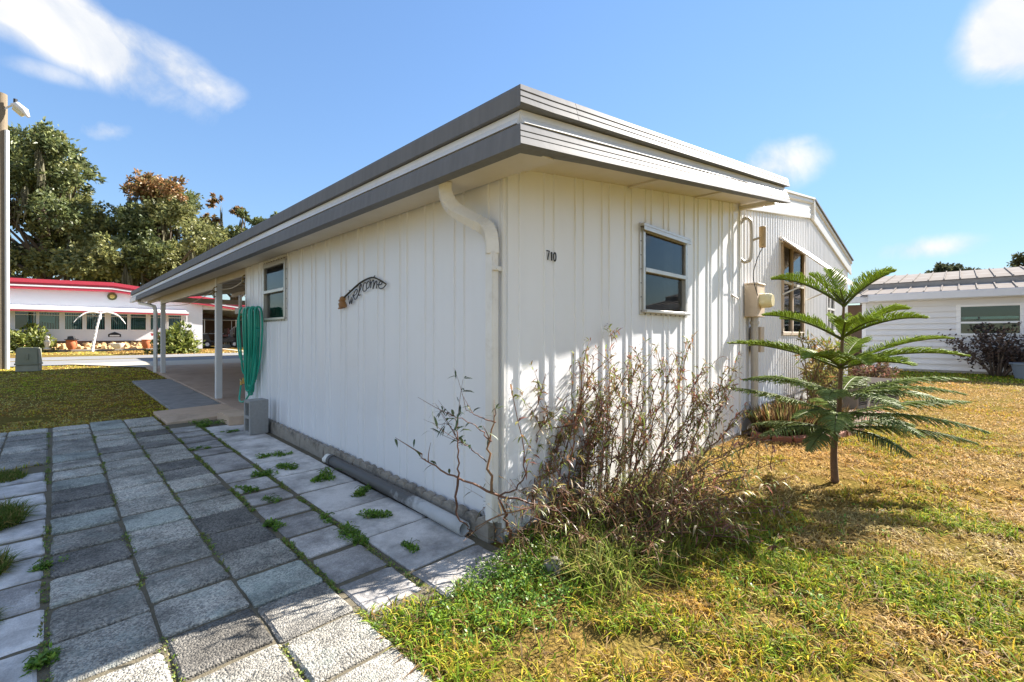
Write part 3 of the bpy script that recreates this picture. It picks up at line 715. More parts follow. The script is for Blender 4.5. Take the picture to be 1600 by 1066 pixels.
# downspout at the front corner
ds = []
c = [(-.215, .285, 2.14), (-.215, .285, 2.085), (-.20, .270, 2.02), (-.165, .235, 1.97), (-.10, .145, 1.905), (-.065, .075, 1.855), (-.055, .050, 1.79), (-.052, .046, 1.70)]
def square_tube(pts, hw, hd, side):
    mb = MB(); pts = [Vector(p) for p in pts]; vs = []
    side = Vector(side).normalized()
    for i, p in enumerate(pts):
        t = (pts[min(i + 1, len(pts) - 1)] - pts[max(i - 1, 0)]).normalized()
        s = side - t * side.dot(t); s.normalize(); b = t.cross(s)
        vs += [p + s * hw + b * hd, p - s * hw + b * hd, p - s * hw - b * hd, p + s * hw - b * hd]
    n = len(pts); fs = [(4 * i + j, 4 * i + (j + 1) % 4, 4 * i + 4 + (j + 1) % 4, 4 * i + 4 + j) for i in range(n - 1) for j in range(4)]
    fs += [(0, 1, 2, 3), tuple(4 * (n - 1) + j for j in range(4))[::-1]]
    mb.add(vs, fs); return mb
SD = (-.55, -.83, 0)
sp = square_tube([(-.052, .046, 1.72), (-.052, .046, .12)], .034, .027, (0, 1, 0)).build('downspout', 'gutter', house, bevel=.006, seg=2)
el = catmull(c, 5)
square_tube(el, .038, .031, (-.83, .55, 0)).build('elbow', 'gutter', sp, bevel=.007, seg=2)
for i in (9, 20):
    square_tube(el[i:i + 2], .041, .034, (-.83, .55, 0)).build('elbow_collar', 'gutter', sp, bevel=.004)
cr = MB()
for i in list(range(6, 14)) + list(range(22, 31)):
    k = square_tube([el[i], el[i] + (el[i + 1] - el[i]).normalized() * .006], .0402, .0332, (-.83, .55, 0)); cr.add(k.v, k.f)
tag(cr.build('crimps', 'gutter', sp), kind='stuff')
mb = MB(); mb.box(-.093, -.010, .000, .009, 1.60, 1.625); mb.tube([(-.052, -.0005, 1.61), (-.052, -.006, 1.61)], .007, 8); mb.build('strap', 'gutter', sp)

# house number 7 1 0
def strokes(name, segs, parent, rad, m, flat=None):
    mb = MB()
    for s in segs: mb.tube(s, rad, 6)
    return mb.build(name, m, parent)
nx0, nz0, hgt = .378, 1.712, .058
def dg(pts, x0): return [(x0 + p[0], -.0145, nz0 + p[1]) for p in pts]
strokes('number_digit', [dg([(0, .058), (.026, .058), (.022, .048), (.013, .02), (.010, 0)], nx0)], house, .0042, 'black')
strokes('number_digit', [dg([(.006, .046), (.012, .056), (.012, 0)], nx0 + .038)], house, .0046, 'black')
strokes('number_digit', [dg([(.015 + .0125 * math.cos(a), .028 + .028 * math.sin(a)) for a in np.linspace(0, 2 * math.pi, 17)], nx0 + .068)], house, .0042, 'black')

# carport beam, posts, ceiling pans, far downspout, clothes line
zb = lambda y: 2.17
mb = MB(); mb.box(.02, .075, 6.78, 12.0, 1.985, 2.20); mb.build('beam', 'beam', house, bevel=.004)
mb = MB(); mb.box(.03, .08, 5.05, 6.70, 2.06, 2.19); mb.build('beam', 'beam', house, bevel=.004)
mb = MB(); mb.box(.02, .075, 12.1, Y1 - .1, 2.09, 2.20); mb.build('beam', 'beam', house, bevel=.004)
for yy in (6.75, 11.95):
    z0 = gh(0, yy) + .03
    mb = MB(); mb.box(.015, .105, yy - .045, yy + .045, z0, 2.20); mb.build('post', 'trim', house, bevel=.004)
for yy in (11.95, ):
    mb = square_tube([(X0 + .05, 13.2, 2.13), (X0 + .06, 13.15, 2.05), (-.15, 12.6, 1.99), (-.06, 12.3, 1.93), (-.05, 12.25, 1.80), (-.05, 12.25, .30)], .035, .03, (-.83, .55, 0)); mb.build('downspout', 'gutter', house, bevel=.005)
for k in range(9):
    y = 5.6 + k * 1.0
    mb = MB(); mb.hexa([(.1, y, ZT(.1) - .05), (4.0, y, ZT(4.0) - .05), (4.0, y + .04, ZT(4.0) - .05), (.1, y + .04, ZT(.1) - .05)], [(.1, y, ZT(.1)), (4.0, y, ZT(4.0)), (4.0, y + .04, ZT(4.0)), (.1, y + .04, ZT(.1))]); mb.build('ceiling_rib', 'soffit', roof)
mb = MB(); mb.box(2.0, 2.06, 5.05, 13.9, 2.38, 2.50); mb.build('beam', 'beam', house, bevel=.004)
mb = MB(); mb.box(.1, 4.0, 13.95, 14.02, 2.16, 2.30); mb.build('beam', 'beam', house, bevel=.004)
line = thing('clothes_line', 'slack cord with hooks hung under the carport roof', 'cord', (.06, 6.7, 1.95))
mb = MB(); mb.tube(catmull([(.07, 11.9, 1.93), (.1, 9.2, 1.86), (.07, 6.80, 2.0)], 8), .006, 5); mb.tube(catmull([(.07, 6.70, 1.97), (.03, 5.8, 1.93), (.03, 5.06, 2.02)], 8), .007, 5); mb.build('cord', 'beam', line)
for yy, zz in ((6.68, 1.98), (6.69, 1.90), (5.08, 2.03), (5.1, 1.98)):
    mb = MB(); mb.tube(catmull([(.02, yy, zz + .03), (-.03, yy - .03, zz), (-.03, yy + .02, zz - .04), (.02, yy + .04, zz - .05)], 4), .008, 5); mb.build('hook', 'brass', line)

# siding foot: dark gap strip under the left wall
mb = MB(); mb.box(.003, .03, .01, 5.02, -.02, .17); mb.build('sill_plate', 'concrete', house)
mb = MB(); mb.box(.012, 4.04, .004, .03, -.05, .06); mb.build('sill_plate', 'concrete', house)

# ------------------------------------------------------------------ things against the left wall
# scalloped concrete edging, eight pieces
EDG = 'scalloped concrete edging pieces laid along the white wall'
proto = None
y = .06
i = 0
while y < 3.75:
    Lp = .575
    if proto is None:
        mb = MB(); n = 40; top = []
        for k in range(n + 1):
            u = Lp * k / n; ph = (u / Lp * 5) % 1.0
            z = .085 + .042 * math.sqrt(max(0, 1 - (2 * ph - 1) ** 2))
            top.append((u, z))
        vs = []; 
        for u, z in top:
            vs += [(-.03, u, -.03), (-.028, u, z - .008), (-.02, u, z), (.018, u, z), (.022, u, z - .006), (.022, u, -.03)]
        fs = [(6 * k + j, 6 * k + (j + 1) % 6, 6 * k + 6 + (j + 1) % 6, 6 * k + 6 + j) for k in range(n) for j in range(6)] + [(0, 1, 2, 3, 4, 5), tuple(6 * n + j for j in range(6))[::-1]]
        mb.add(vs, fs)
        proto = mb.build('garden_edging', 'edging', None, org=(0, 0, 0)); o = proto
    else:
        o = proto.copy(); COL.objects.link(o)
    o.location = (-.038 + R.uniform(-.004, .002), y, gh(0, y) - .004 + R.uniform(-.006, .004)); o.rotation_euler = (.0225, R.uniform(-.05, .03), R.uniform(-.012, .012))
    tag(o, ('scalloped concrete edging piece at the house corner by the dry bush', 'second scalloped edging piece from the house corner, behind the pipe mouth', 'third scalloped edging piece from the house corner, behind the drain pipe', 'fourth scalloped edging piece from the house corner, behind the far pipe half', 'fifth scalloped edging piece from the house corner, just past the pipe end', 'sixth scalloped edging piece from the house corner, on open pavers', 'scalloped concrete edging piece ending beside the cinder block')[i], 'edging', EDG)
    y += Lp + .006; i += 1
# cinder block on end
cb = thing('cinder_block', 'grey two-hole cinder block standing on end by the wall', 'cinder block', (-.2, 3.9, gh(-.2, 3.9)))
mb = MB(); ca = math.radians(3); o_ = Vector((-.30, 3.795, gh(-.2, 3.8)))
def cbp(a, b, z): return (o_.x + a * math.cos(ca) - b * math.sin(ca), o_.y + a * math.sin(ca) + b * math.cos(ca), o_.z + z)
def cbox(mb, a0, a1, b0, b1, z0, z1):
    mb.hexa([cbp(a0, b0, z0), cbp(a1, b0, z0), cbp(a1, b1, z0), cbp(a0, b1, z0)], [cbp(a0, b0, z1), cbp(a1, b0, z1), cbp(a1, b1, z1), cbp(a0, b1, z1)])
# cores run along a (open on the -X face): b = width .19 along the wall, z = length .39
w = .19; L = .39; D = .20
bm = MB(); cbox(bm, 0, D, 0, .035, 0, L); bm.build('face_shell', 'block', cb, bevel=.004)
bm = MB(); cbox(bm, 0, D, w - .035, w, 0, L); bm.build('face_shell', 'block', cb, bevel=.004)
for z0, z1 in ((.0005, .035), (.178, .212), (.355, L - .0005)):
    bm = MB(); cbox(bm, .001, D - .001, .0355, w - .0355, z0, z1); bm.build('web', 'block', cb, bevel=.003)
for z0, z1 in ((.0352, .1778), (.2122, .3548)):
    bm = MB(); cbox(bm, D - .03, D - .003, .0352, w - .0352, z0, z1); bm.build('web', 'block', cb)
# drain pipe
pipe = thing('drain_pipe', 'weathered grey plastic drain pipe lying along the concrete edging', 'pipe', (-.11, 1.2, .05))
mb = MB(); rad = .043; ya, yb = .20, 2.12
def pc(y): return Vector((-.135 + (y - .2) * .020, y, gh(0, y) + rad + .002 + .006 * math.sin(y * 2)))
n = 18; rings = []
vs = []; fs = []
ys = list(np.linspace(ya, yb, 12))
for q, rr in ((ys, rad), (ys[::-1], rad - .006)):
    for yy in q:
        p = pc(yy)
        for j in range(n): wv = 2 * math.pi * j / n; vs.append((p.x + rr * math.cos(wv), p.y, p.z + rr * math.sin(wv)))
m_ = len(vs) // n
for i in range(m_):
    for j in range(n):
        a, b = i, (i + 1) % m_
        fs.append((a * n + j, a * n + (j + 1) % n, b * n + (j + 1) % n, b * n + j))
mb.add(vs, fs); mb.build('pipe', 'pvc', pipe, smooth='all')
mb = MB(); p0, p1 = pc(yb - .02), pc(yb + .10); mb.tube([p0, p0 + (p1 - p0) * .4], .048, 16); mb.build('coupling', 'pvc', pipe, smooth=True)
mb = MB(); mb.tube([p1 - (p1 - p0) * .6, p1, p1 + Vector((-.02, .03, -.02))], [.042, .040, .026], 14); mb.build('end_cap', 'bowl', pipe, smooth=True)

# hose bracket and hose at the wall's far end
hb = thing('hose_hanger', 'rusty grey cast hose hanger on the wall corner', 'hose hanger', (-.02, 4.9, 1.6))
mb = MB(); cx_, cy_, cz_ = -.10, 4.93, 1.62
mb.tube([(cx_ + .05 * math.cos(a) * .4 - .0, cy_ + .075 * math.cos(a), cz_ + .115 * math.sin(a)) for a in np.linspace(0, 2 * math.pi, 25)], .021, 6)
mb.tube([(cx_, cy_ - .05, cz_ - .06), (cx_, cy_, cz_ + .10)], .012, 6); mb.tube([(cx_, cy_ + .05, cz_ - .06), (cx_, cy_, cz_ + .10)], .012, 6)
mb.tube([(cx_, cy_, cz_ + .11), (cx_ - .01, cy_, cz_ + .14)], .012, 6)
mb.build('ring', 'iron', hb, smooth=True)
mb = MB(); mb.lathe((cx_, cy_, cz_ - .12), [(.0, 0), (.05, .0), (.062, .03), (.05, .06), (.0, .07)], 14); mb.build('boss', 'iron', hb, smooth=True)
mb = MB(); mb.box(-.13, -.003, 4.45, 4.95, 1.505, 1.53); mb.box(-.16, -.13, 4.45, 4.95, 1.50, 1.58); mb.build('arm', 'iron', hb, bevel=.006)
hose = thing('garden_hose', 'green garden hose hanging in long loops on the wall', 'hose', (-.09, 4.6, .8))
mb = MB()
for k in range(9):
    yk = 4.16 + k * .062; dx = -.045 - .05 * (k % 2) - R.uniform(0, .02)
    zb_ = (.66, .58, .62, .52, .50, .60, .46, .72, .80)[k]
    yl = 4.42 + k * .028
    pts = [(dx, yk, 1.30), (dx - .01, yk - .004, 1.50), (dx - .03, yk + .02, 1.565), (dx - .07, yk + .035, 1.53), (dx - .075, yk + .03, 1.30), (dx - .05, (yk + yl) / 2 + .03, .95), (dx - .03, yl + .03, zb_ + .04), (dx - .005, yl, zb_), (dx, yl - .035, zb_ + .05), (dx + .01, (yk + yl) / 2 - .02, .95), (dx, yk, 1.30)]
    mb.tube(catmull(pts, 5), .0115, 7)
mb.build('coil', 'hose', hose, smooth='all')
mb = MB(); mb.tube(catmull([(-.10, 4.80, 1.50), (-.12, 4.94, 1.45), (-.12, 4.97, 1.15), (-.11, 4.90, .93), (-.09, 4.78, .86)], 6), .0115, 7); mb.build('loose_loop', 'hose', hose, smooth='all')
mb = MB(); mb.tube(catmull([(-.07, 4.30, 1.2), (-.09, 4.36, .75), (-.10, 4.50, .50), (-.11, 4.72, .36), (-.11, 4.92, .35), (-.09, 4.98, .45), (-.08, 4.97, .55)], 6), .0115, 7); mb.build('loose_loop', 'hose', hose, smooth='all')
mb = MB(); mb.tube([(-.08, 4.97, .55), (-.075, 4.97, .60)], .016, 8); mb.tube([(-.075, 4.94, .60), (-.075, 5.02, .62)], .012, 8); mb.tube([(-.09, 4.80, .62), (-.02, 4.80, .62)], .012, 8); mb.tube([(-.09, 4.80, .66), (-.09, 4.80, .58)], .02, 8); mb.build('spigot', 'brass', hose)

# welcome sign
ws = thing('welcome_sign', 'black wire welcome sign under a bent twig with a carved figure', 'sign', (-.02, 1.7, 1.6))
def WPT(x, y, o=.022):      # crop coordinates of the sign: 100 units = about 3.4 cm
    return Vector((-o, 2.055 - (x - 400) * .000978 - 0, 1.516 + (720 - y) * .000415 + 0))
def wpt(x, y, o=.022):
    # local perspective of the wall: nearer (right) end shows larger
    t = (x - 400) / 760.0
    yy = 2.055 - .745 * t; k = 1 - .14 * t
    return Vector((-o, yy, 1.505 + (720 - y) * .00047 * k - .0 * t))
tw = catmull([wpt(430, 590), wpt(540, 500), wpt(700, 370), wpt(800, 310), wpt(900, 272), wpt(970, 272), wpt(1060, 330), wpt(1130, 390), wpt(1165, 425)], 5)
mb = MB(); mb.tube(tw, [.009 - .004 * i / len(tw) for i in range(len(tw))], 6); mb.tube([wpt(540, 500), wpt(520, 470)], .004, 5); mb.tube([wpt(955, 270), wpt(985, 238)], .004, 5); mb.build('twig', mat('twig_bark', (.045, .04, .025), .8), ws)
letters = [[(500, 570), (515, 660), (525, 740), (555, 640), (560, 600)], [(560, 600), (560, 690), (560, 735), (590, 640), (592, 560)],
           [(600, 590), (650, 560), (675, 490), (650, 470), (610, 560), (625, 655), (660, 640), (690, 570)],
           [(690, 570), (740, 440), (745, 375), (720, 420), (700, 580), (730, 580)],
           [(840, 370), (800, 360), (775, 470), (790, 520), (830, 510), (845, 470)],
           [(870, 330), (840, 400), (845, 470), (880, 450), (900, 370), (870, 330)],
           [(900, 300), (915, 400), (905, 470), (930, 360), (960, 320), (965, 400), (950, 490), (985, 380), (1010, 340), (1015, 420), (1010, 490)],
           [(1030, 420), (1085, 420), (1100, 370), (1060, 370), (1045, 460), (1080, 505), (1130, 480), (1168, 425)]]
lm = mat('letter_wire', (.05, .055, .07), .5, .4)
for L_ in letters:
    mb = MB(); mb.tube(catmull([wpt(*p) for p in L_], 4), .0042, 5); mb.build('letter', lm, ws)
mb = MB(); mb.lathe(wpt(405, 800, .03), [(.02, 0), (.034, .008), (.036, .03), (.026, .055), (.02, .06), (.028, .075), (.024, .095), (.008, .105)], 10)
mb.tube([wpt(405, 700, .03), wpt(350, 655, .035)], .011, 6); mb.tube([wpt(405, 745, .03), wpt(365, 720, .045)], .011, 6); mb.tube([wpt(410, 800, .03), wpt(345, 805, .04)], .008, 6); mb.build('carved_figure', 'wood_fig', ws, smooth=True)

# ------------------------------------------------------------------ mobile home beyond the utility room
mh = thing('mobile_home', 'white mobile home gable end of narrow vertical ribbing with striped awning window', 'mobile home', (8.0, .05, 0))
RX, RZ = 8.0, 3.40
zt2 = lambda x: RZ - .150 * abs(x - RX)
def ribpts2(u0, u1):
    s = {u0, u1}; k0 = int(u0 / .125) - 1
    for k in range(k0, int(u1 / .125) + 2):
        for d in (0, .018, .05, .068):
            u = k * .125 + d
            if u0 < u < u1: s.add(u)
    return sorted(s)
def rel2(u):
    t = round(u % .125, 4)
    return .012 if .0175 <= t <= .0505 else 0.
MW = (6.12, 7.45, 1.25, 2.66); MW2 = (9.42, 10.2, 1.30, 2.05)
us = [4.063] + [4.0 + .5 * k for k in range(1, 17)]
for u0, u1 in zip(us[:-1], us[1:]):
    h = None
    for hh in (MW, MW2):
        if hh[0] < u1 and hh[1] > u0: h = hh
    siding_panel(mh, u0, u1, lambda u, d, z: (u, .05 - d, z), .25, lambda u: zt2(u) + .05, h, 'siding_old', ribpts2, rel2)
mb = MB(); mb.box(4.07, 12.0, .075, 18.0, .25, 2.75); mb.prism([(4.07, .075, 2.75), (12.0, .075, 2.75), (12.0, .075, zt2(12)), (RX, .075, RZ), (4.07, .075, zt2(4.07))], (0, 17.9, 0)); shell = mb
# shell is left open behind the windows: built as side and back walls instead
mb = MB(); mb.box(4.07, 4.10, .08, 18.0, .2, 2.78); mb.box(11.97, 12.0, .08, 18, .2, 2.78); mb.box(4.1, 11.97, 17.97, 18, .2, 2.78); mb.build('wall', 'siding_old', mh)
mb = MB(); mb.box(4.063, 11.99, .062, .09, -.05, .252); mb.build('skirting', 'siding_old', mh)
for s in (-1, 1):
    xe = RX + s * 4.25; xi = RX
    if s < 0: xe = 4.40
    z = lambda x, k: k - .150 * abs(x - RX)
    mb = MB(); mb.hexa([(xi, -.04, z(xi, 3.72)), (xe, -.04, z(xe, 3.72)), (xe, 18.1, z(xe, 3.72)), (xi, 18.1, z(xi, 3.72))], [(xi, -.04, z(xi, 3.75)), (xe, -.04, z(xe, 3.75)), (xe, 18.1, z(xe, 3.75)), (xi, 18.1, z(xi, 3.75))]); mb.build('roof', mat('roof_edge_dark', (.12, .125, .13), .5) if s > 0 else 'trim', mh)
    pr = [(.0, 3.375), (.03, 3.38), (.034, 3.44), (.026, 3.45), (.030, 3.53), (.022, 3.54), (.028, 3.62), (.02, 3.63), (.05, 3.66), (.05, 3.715), (0, 3.715)]
    mb = MB(); n = len(pr); vs = []
    for x in (xi, xe):
        vs += [(x, .037 - o, z(x, k)) for o, k in pr]
    mb.add(vs, [(j, (j + 1) % n, n + (j + 1) % n, n + j) for j in range(n)] + [tuple(range(n)), tuple(range(n, 2 * n))[::-1]]); mb.build('gable_fascia', 'trim', mh)
mb = MB(); mb.box(RX - .03, RX + .03, -.03, .03, 3.36, 3.74); mb.build('ridge_cap', 'trim', mh, bevel=.004)
def mhwindow(u0, u1, z0, z1, blinds):
    PL = lambda u, o, z: (u, .05 - o, z)
    fr = MB()
    for a, b in ((u0 - .03, u0 + .03), (u1 - .03, u1 + .03), ((u0 * .58 + u1 * .42) - .03, (u0 * .58 + u1 * .42) + .03)): fr.box(a, b, .02, .075, z0, z1)
    for a, b in ((z0 - .03, z0 + .025), (z1 - .025, z1 + .03)): fr.box(u0 - .03, u1 + .03, .018, .077, a, b)
    f = fr.build('window_frame', 'meter_tan' if blinds else 'trim', mh, bevel=.003)
    mb = MB(); mb.box(u0 + .03, u1 - .03, .022, .055, (z0 + z1) / 2 - .02 + .1, (z0 + z1) / 2 + .02 + .1); mb.build('cross_bar', 'trim', f)
    mb = MB(); mb.box(u0, u1, .20, .22, z0, z1); mb.box(u0, u1, .08, .20, z0 - .02, z0); mb.box(u0, u1, .08, .20, z1, z1 + .02); mb.box(u0 - .02, u0, .08, .2, z0, z1); mb.box(u1, u1 + .02, .08, .2, z0, z1); mb.build('room_recess', 'room', f)
    mb = MB(); mb.box(u0 + .03, u1 - .03, .050, .054, z0, z1); mb.build('pane', 'glass', f)
    if blinds:
        mb = MB()
        for k in range(int((z1 - z0) / .05)):
            zz = z0 + .03 + k * .05
            mb.hexa([(u0 + .62, .10, zz), (u1 - .06, .10, zz), (u1 - .06, .135, zz + .022), (u0 + .62, .135, zz + .022)], [(u0 + .62, .10, zz + .002), (u1 - .06, .10, zz + .002), (u1 - .06, .135, zz + .024), (u0 + .62, .135, zz + .024)])
        tag(mb.build('blind_slats', 'curtain', f), kind='stuff')
    return f
mhwindow(*MW, True); mhwindow(*MW2, False)
# corrugated awning above the window
def awning(u0, u1, zw, zo, out, nm):
    mb = MB(); n = int((u1 - u0) / .02); vs = []
    yw, yo = .03, .05 - out
    for i in range(n + 1):
        u = u0 + (u1 - u0) * i / n; w = .012 * math.sin(u * 2 * math.pi / .11)
        vs += [(u, yw, zw + w), (u, yo, zo + w), (u, yo - .004, zo - .05 + w * 1.5 - .012 * abs(math.sin(u * math.pi / .11)))]
    mb.add(vs, [(3 * i + j, 3 * i + 3 + j, 3 * i + 4 + j, 3 * i + 1 + j) for i in range(n) for j in (0, 1)])
    a = mb.build('awning', 'soffit', mh, smooth='all')
    mb = MB(); mb.tube([(u0 + .1, .02, zo - .25), (u0 + .1, yo + .08, zo - .0)], .012, 6); mb.build('arm', 'trim', a)
    mb = MB(); mb.tube([(u1 - .1, .02, zo - .25), (u1 - .1, yo + .08, zo - .0)], .012, 6); mb.build('arm', 'trim', a)
    mb = MB(); mb.tube([(u0, yw, zw), (u0, yo, zo)], .012, 6); mb.build('edge_rail', 'soffit', a)
awning(5.95, 7.7, 2.73, 2.10, .70, 1)
# meter box
mt = thing('electric_meter', 'tan electric meter box with round cream cover and conduit', 'meter box', (4.5, -.05, 1.6))
mb = MB(); mb.box(4.35, 4.66, -.115, .036, 1.455, 1.865); mb.build('cabinet', 'meter_tan', mt, bevel=.006)
mb = MB(); mb.box(4.34, 4.67, -.125, .036, 1.866, 1.885); mb.build('lid', 'meter_tan', mt, bevel=.003)
mb = MB(); mb.tube([(4.50, -.115, 1.66), (4.50, -.13, 1.66), (4.50, -.22, 1.66), (4.50, -.255, 1.66)], [.095, .095, .092, .075], 20); mb.build('meter_cover', 'meter_glass', mt, smooth=True)
mb = MB(); mb.tube([(4.50, -.04, 1.454), (4.50, -.04, .05)], .045, 12); mb.tube([(4.50, -.04, 1.36), (4.50, -.04, 1.40)], .058, 12); mb.build('conduit', 'pipe_grey', mt, smooth=True)
mb = MB(); mb.box(4.56, 4.70, -.10, .036, 1.0, 1.33); mb.build('junction_box', 'meter_tan', mt, bevel=.004)
# looped conduit with bracket arm and tan box
lp = thing('bracket_lamp', 'tan cylinder on a short arm from a looped wall pipe', 'wall fixture', (4.17, -.05, 2.4))
mb = MB(); mb.tube(catmull([(4.09, .0, 2.60), (4.13, -.035, 2.66), (4.16, -.085, 2.64), (4.17, -.10, 2.55), (4.17, -.10, 2.25), (4.16, -.085, 2.15), (4.13, -.035, 2.125), (4.08, .0, 2.16)], 5), .021, 8); mb.build('looped_pipe', 'pipe_grey', lp, smooth='all')
mb = MB(); mb.tube([(4.17, -.10, 2.385), (4.255, -.205, 2.43)], .016, 6); mb.build('arm', 'pipe_grey', lp)
mb = MB(); mb.tube([(4.245, -.205, 2.30), (4.265, -.20, 2.555)], .040, 10); mb.build('tan_box', 'tan_box', lp, bevel=.004)
mb = MB(); mb.tube(catmull([(4.25, -.205, 2.30), (4.22, -.15, 2.15), (4.28, -.09, 1.95), (4.36, -.118, 1.72)], 6), .005, 5); mb.build('cable', 'wire_black', lp)
# small bracket and cable on the shed's sunlit wall end
mb = MB(); mb.tube([(3.75, -.012, 1.70), (3.86, -.03, 1.67), (3.95, -.02, 1.66)], .010, 5); mb.build('clip', 'pipe_grey', house)

# air conditioner
ac = thing('air_conditioner', 'low tan air conditioner cabinet with dark fin grille in the grass', 'air conditioner', (8.4, -.85, 0))
a0 = Vector((7.55, -.72, -.02)); d1 = Vector((9.28, -1.12, -.02)); e = (d1 - a0).normalized(); nn = Vector((-e.y, e.x, 0)); Lx = (d1 - a0).length; Dp = .75; Hh = .42
if nn.y < 0: nn = -nn
def acb(mb, a, b, c, d, z0, z1): mb.hexa([a0 + e * a + nn * c + Vector((0, 0, z0)), a0 + e * b + nn * c + Vector((0, 0, z0)), a0 + e * b + nn * d + Vector((0, 0, z0)), a0 + e * a + nn * d + Vector((0, 0, z0))], [a0 + e * a + nn * c + Vector((0, 0, z1)), a0 + e * b + nn * c + Vector((0, 0, z1)), a0 + e * b + nn * d + Vector((0, 0, z1)), a0 + e * a + nn * d + Vector((0, 0, z1))])
mb = MB(); acb(mb, .02, Lx - .02, .02, Dp - .02, .02, Hh - .03); mb.build('coil', 'ac_fin', ac)
for q0, q1 in ((0, .04), (Lx - .10, Lx)):
    mb = MB(); acb(mb, q0, q1, 0, Dp, 0, Hh - .03); mb.build('corner_panel', 'ac_case', ac, bevel=.006)
mb = MB(); acb(mb, -.01, Lx + .01, -.01, Dp + .01, Hh - .0295, Hh); mb.build('top_panel', 'ac_fin', ac, bevel=.008)
mb = MB(); acb(mb, .061, Lx - .101, .004, .012, .0, .06); mb.build('base_rail', 'ac_case', ac)
for k in range(9):
    mb = MB(); acb(mb, .08, Lx - .12, .006, .018, .08 + k * .034, .087 + k * .034); mb.build('grille_bar', 'ac_case', ac)
mb = MB(); p = a0 + e * .35 + nn * -.01 + Vector((0, 0, .4)); mb.tube(catmull([p, p + nn * -.04 + Vector((0, 0, -.1)), p + nn * -.03 + Vector((0, 0, -.25)), p + nn * .0 + Vector((0, 0, -.38))], 4), .02, 8); mb.build('line_pipe', 'trim', ac)

# brick border of the planting bed
bed = MB(); P = [(4.1, -.02), (4.05, -.42), (4.3, -.75), (5.0, -.95), (7.3, -1.0), (7.4, .0)]; bed.v = [(x, y, .006) for x, y in P]; bed.f = [tuple(range(len(P)))]
bedo = tag(bed.build('flower_bed', mat('bed_mulch', (.085, .05, .03), .95, 0, (.16, .09, .05), 20, .8, .8, 60)), 'bare planting bed edged with red brick against the mobile home', kind='structure')
bme = None
path = catmull([(4.02, -.25, 0), (4.1, -.55, 0), (4.5, -.82, 0), (5.2, -.98, 0), (6.2, -1.03, 0), (7.2, -1.05, 0)], 6)
dist = 0; last = path[0]; acc = 0.0; placed = 0
pts = []
for a, b in zip(path[:-1], path[1:]):
    seg = (b - a).length
    while acc <= seg:
        pts.append((a + (b - a) * (acc / seg), math.atan2((b - a).y, (b - a).x))); acc += .212
    acc -= seg
for p, an in pts:
    if bme is None:
        mb = MB(); mb.box(-.10, .10, -.048, .048, -.02, .062); bme = mb.mesh('brick', bevel=.006); bme.materials.append(M['brick'])
    o = bpy.data.objects.new('brick', bme); COL.objects.link(o); o.parent = bedo; o.location = (p.x, p.y, R.uniform(-.012, .01)); o.rotation_euler = (R.uniform(-.12, .12), R.uniform(-.08, .08), an + R.uniform(-.08, .08))

# ------------------------------------------------------------------ neighbour's house on the right
nr = thing('neighbour_house', 'cream lap-sided house with two-tier sunbleached metal pan roof', 'house', (19, -4, 0))
XW = 19.0
mb = MB()
for k in range(12):                                   # clapboard courses, each lapping the one below
    z0 = .06 + k * .195; z1 = z0 + .197
    for ya, yb in (((-1.94, .50), (-9, -3.27)) if 1.25 < z0 + .1 < 2.2 else ((-9, .50),)):
        mb.hexa([(XW - .055, ya, z0), (XW + .02, ya, z0), (XW + .02, yb, z0), (XW - .055, yb, z0)], [(XW - .004, ya, z1), (XW + .02, ya, z1), (XW + .02, yb, z1), (XW - .004, yb, z1)])
tag(mb.build('lap_siding', 'lap', nr), kind='stuff')
mb = MB(); mb.box(XW - .03, XW + .03, .50, .62, .0, 2.42); mb.build('corner_board', 'white', nr, bevel=.005)
mb = MB(); mb.box(XW, XW + .02, -9, .5, -.05, .10); mb.build('foundation', 'concrete', nr)
w = MB()
for a, b, c, d in ((-1.96, -1.85, 1.20, 2.24), (-3.36, -3.25, 1.20, 2.24)): w.box(XW - .05, XW + .05, b if a > b else a, a if a > b else b, c, d)
w.box(XW - .048, XW + .05, -3.25, -1.96, 2.14, 2.24); w.box(XW - .048, XW + .05, -3.25, -1.96, 1.20, 1.28)
wf = w.build('window_frame', 'white', nr, bevel=.006)
mb = MB(); mb.box(XW - .02, XW - .01, -3.25, -1.96, 1.28, 2.14); mb.build('pane', 'glass_teal', wf)
mb = MB(); mb.box(XW - .035, XW + .02, -3.25, -1.96, 1.60, 1.66); mb.build('meeting_rail', 'white', wf)
mb = MB(); mb.box(XW + .2, XW + .22, -3.3, -1.9, 1.2, 2.2); mb.build('room_recess', 'room', wf)
mb = MB(); mb.box(XW + .10, XW + .11, -3.24, -1.97, 1.74, 1.82); mb.build('blind', 'blind', wf)
# recessed porch left of the corner board
mb = MB(); mb.box(XW + 1.2, XW + 1.22, .62, 4.2, 0, 2.4); mb.build('porch_wall', 'nb_brown', nr)
mb = MB(); mb.box(XW + .2, XW + .24, 1.0, 4.0, .05, 1.15); mb.build('porch_panel', 'meter_tan', nr, bevel=.006)
mb = MB(); mb.box(XW, XW + .1, 3.2, 3.3, 0, 2.4); mb.build('post', 'white', nr, bevel=.005)
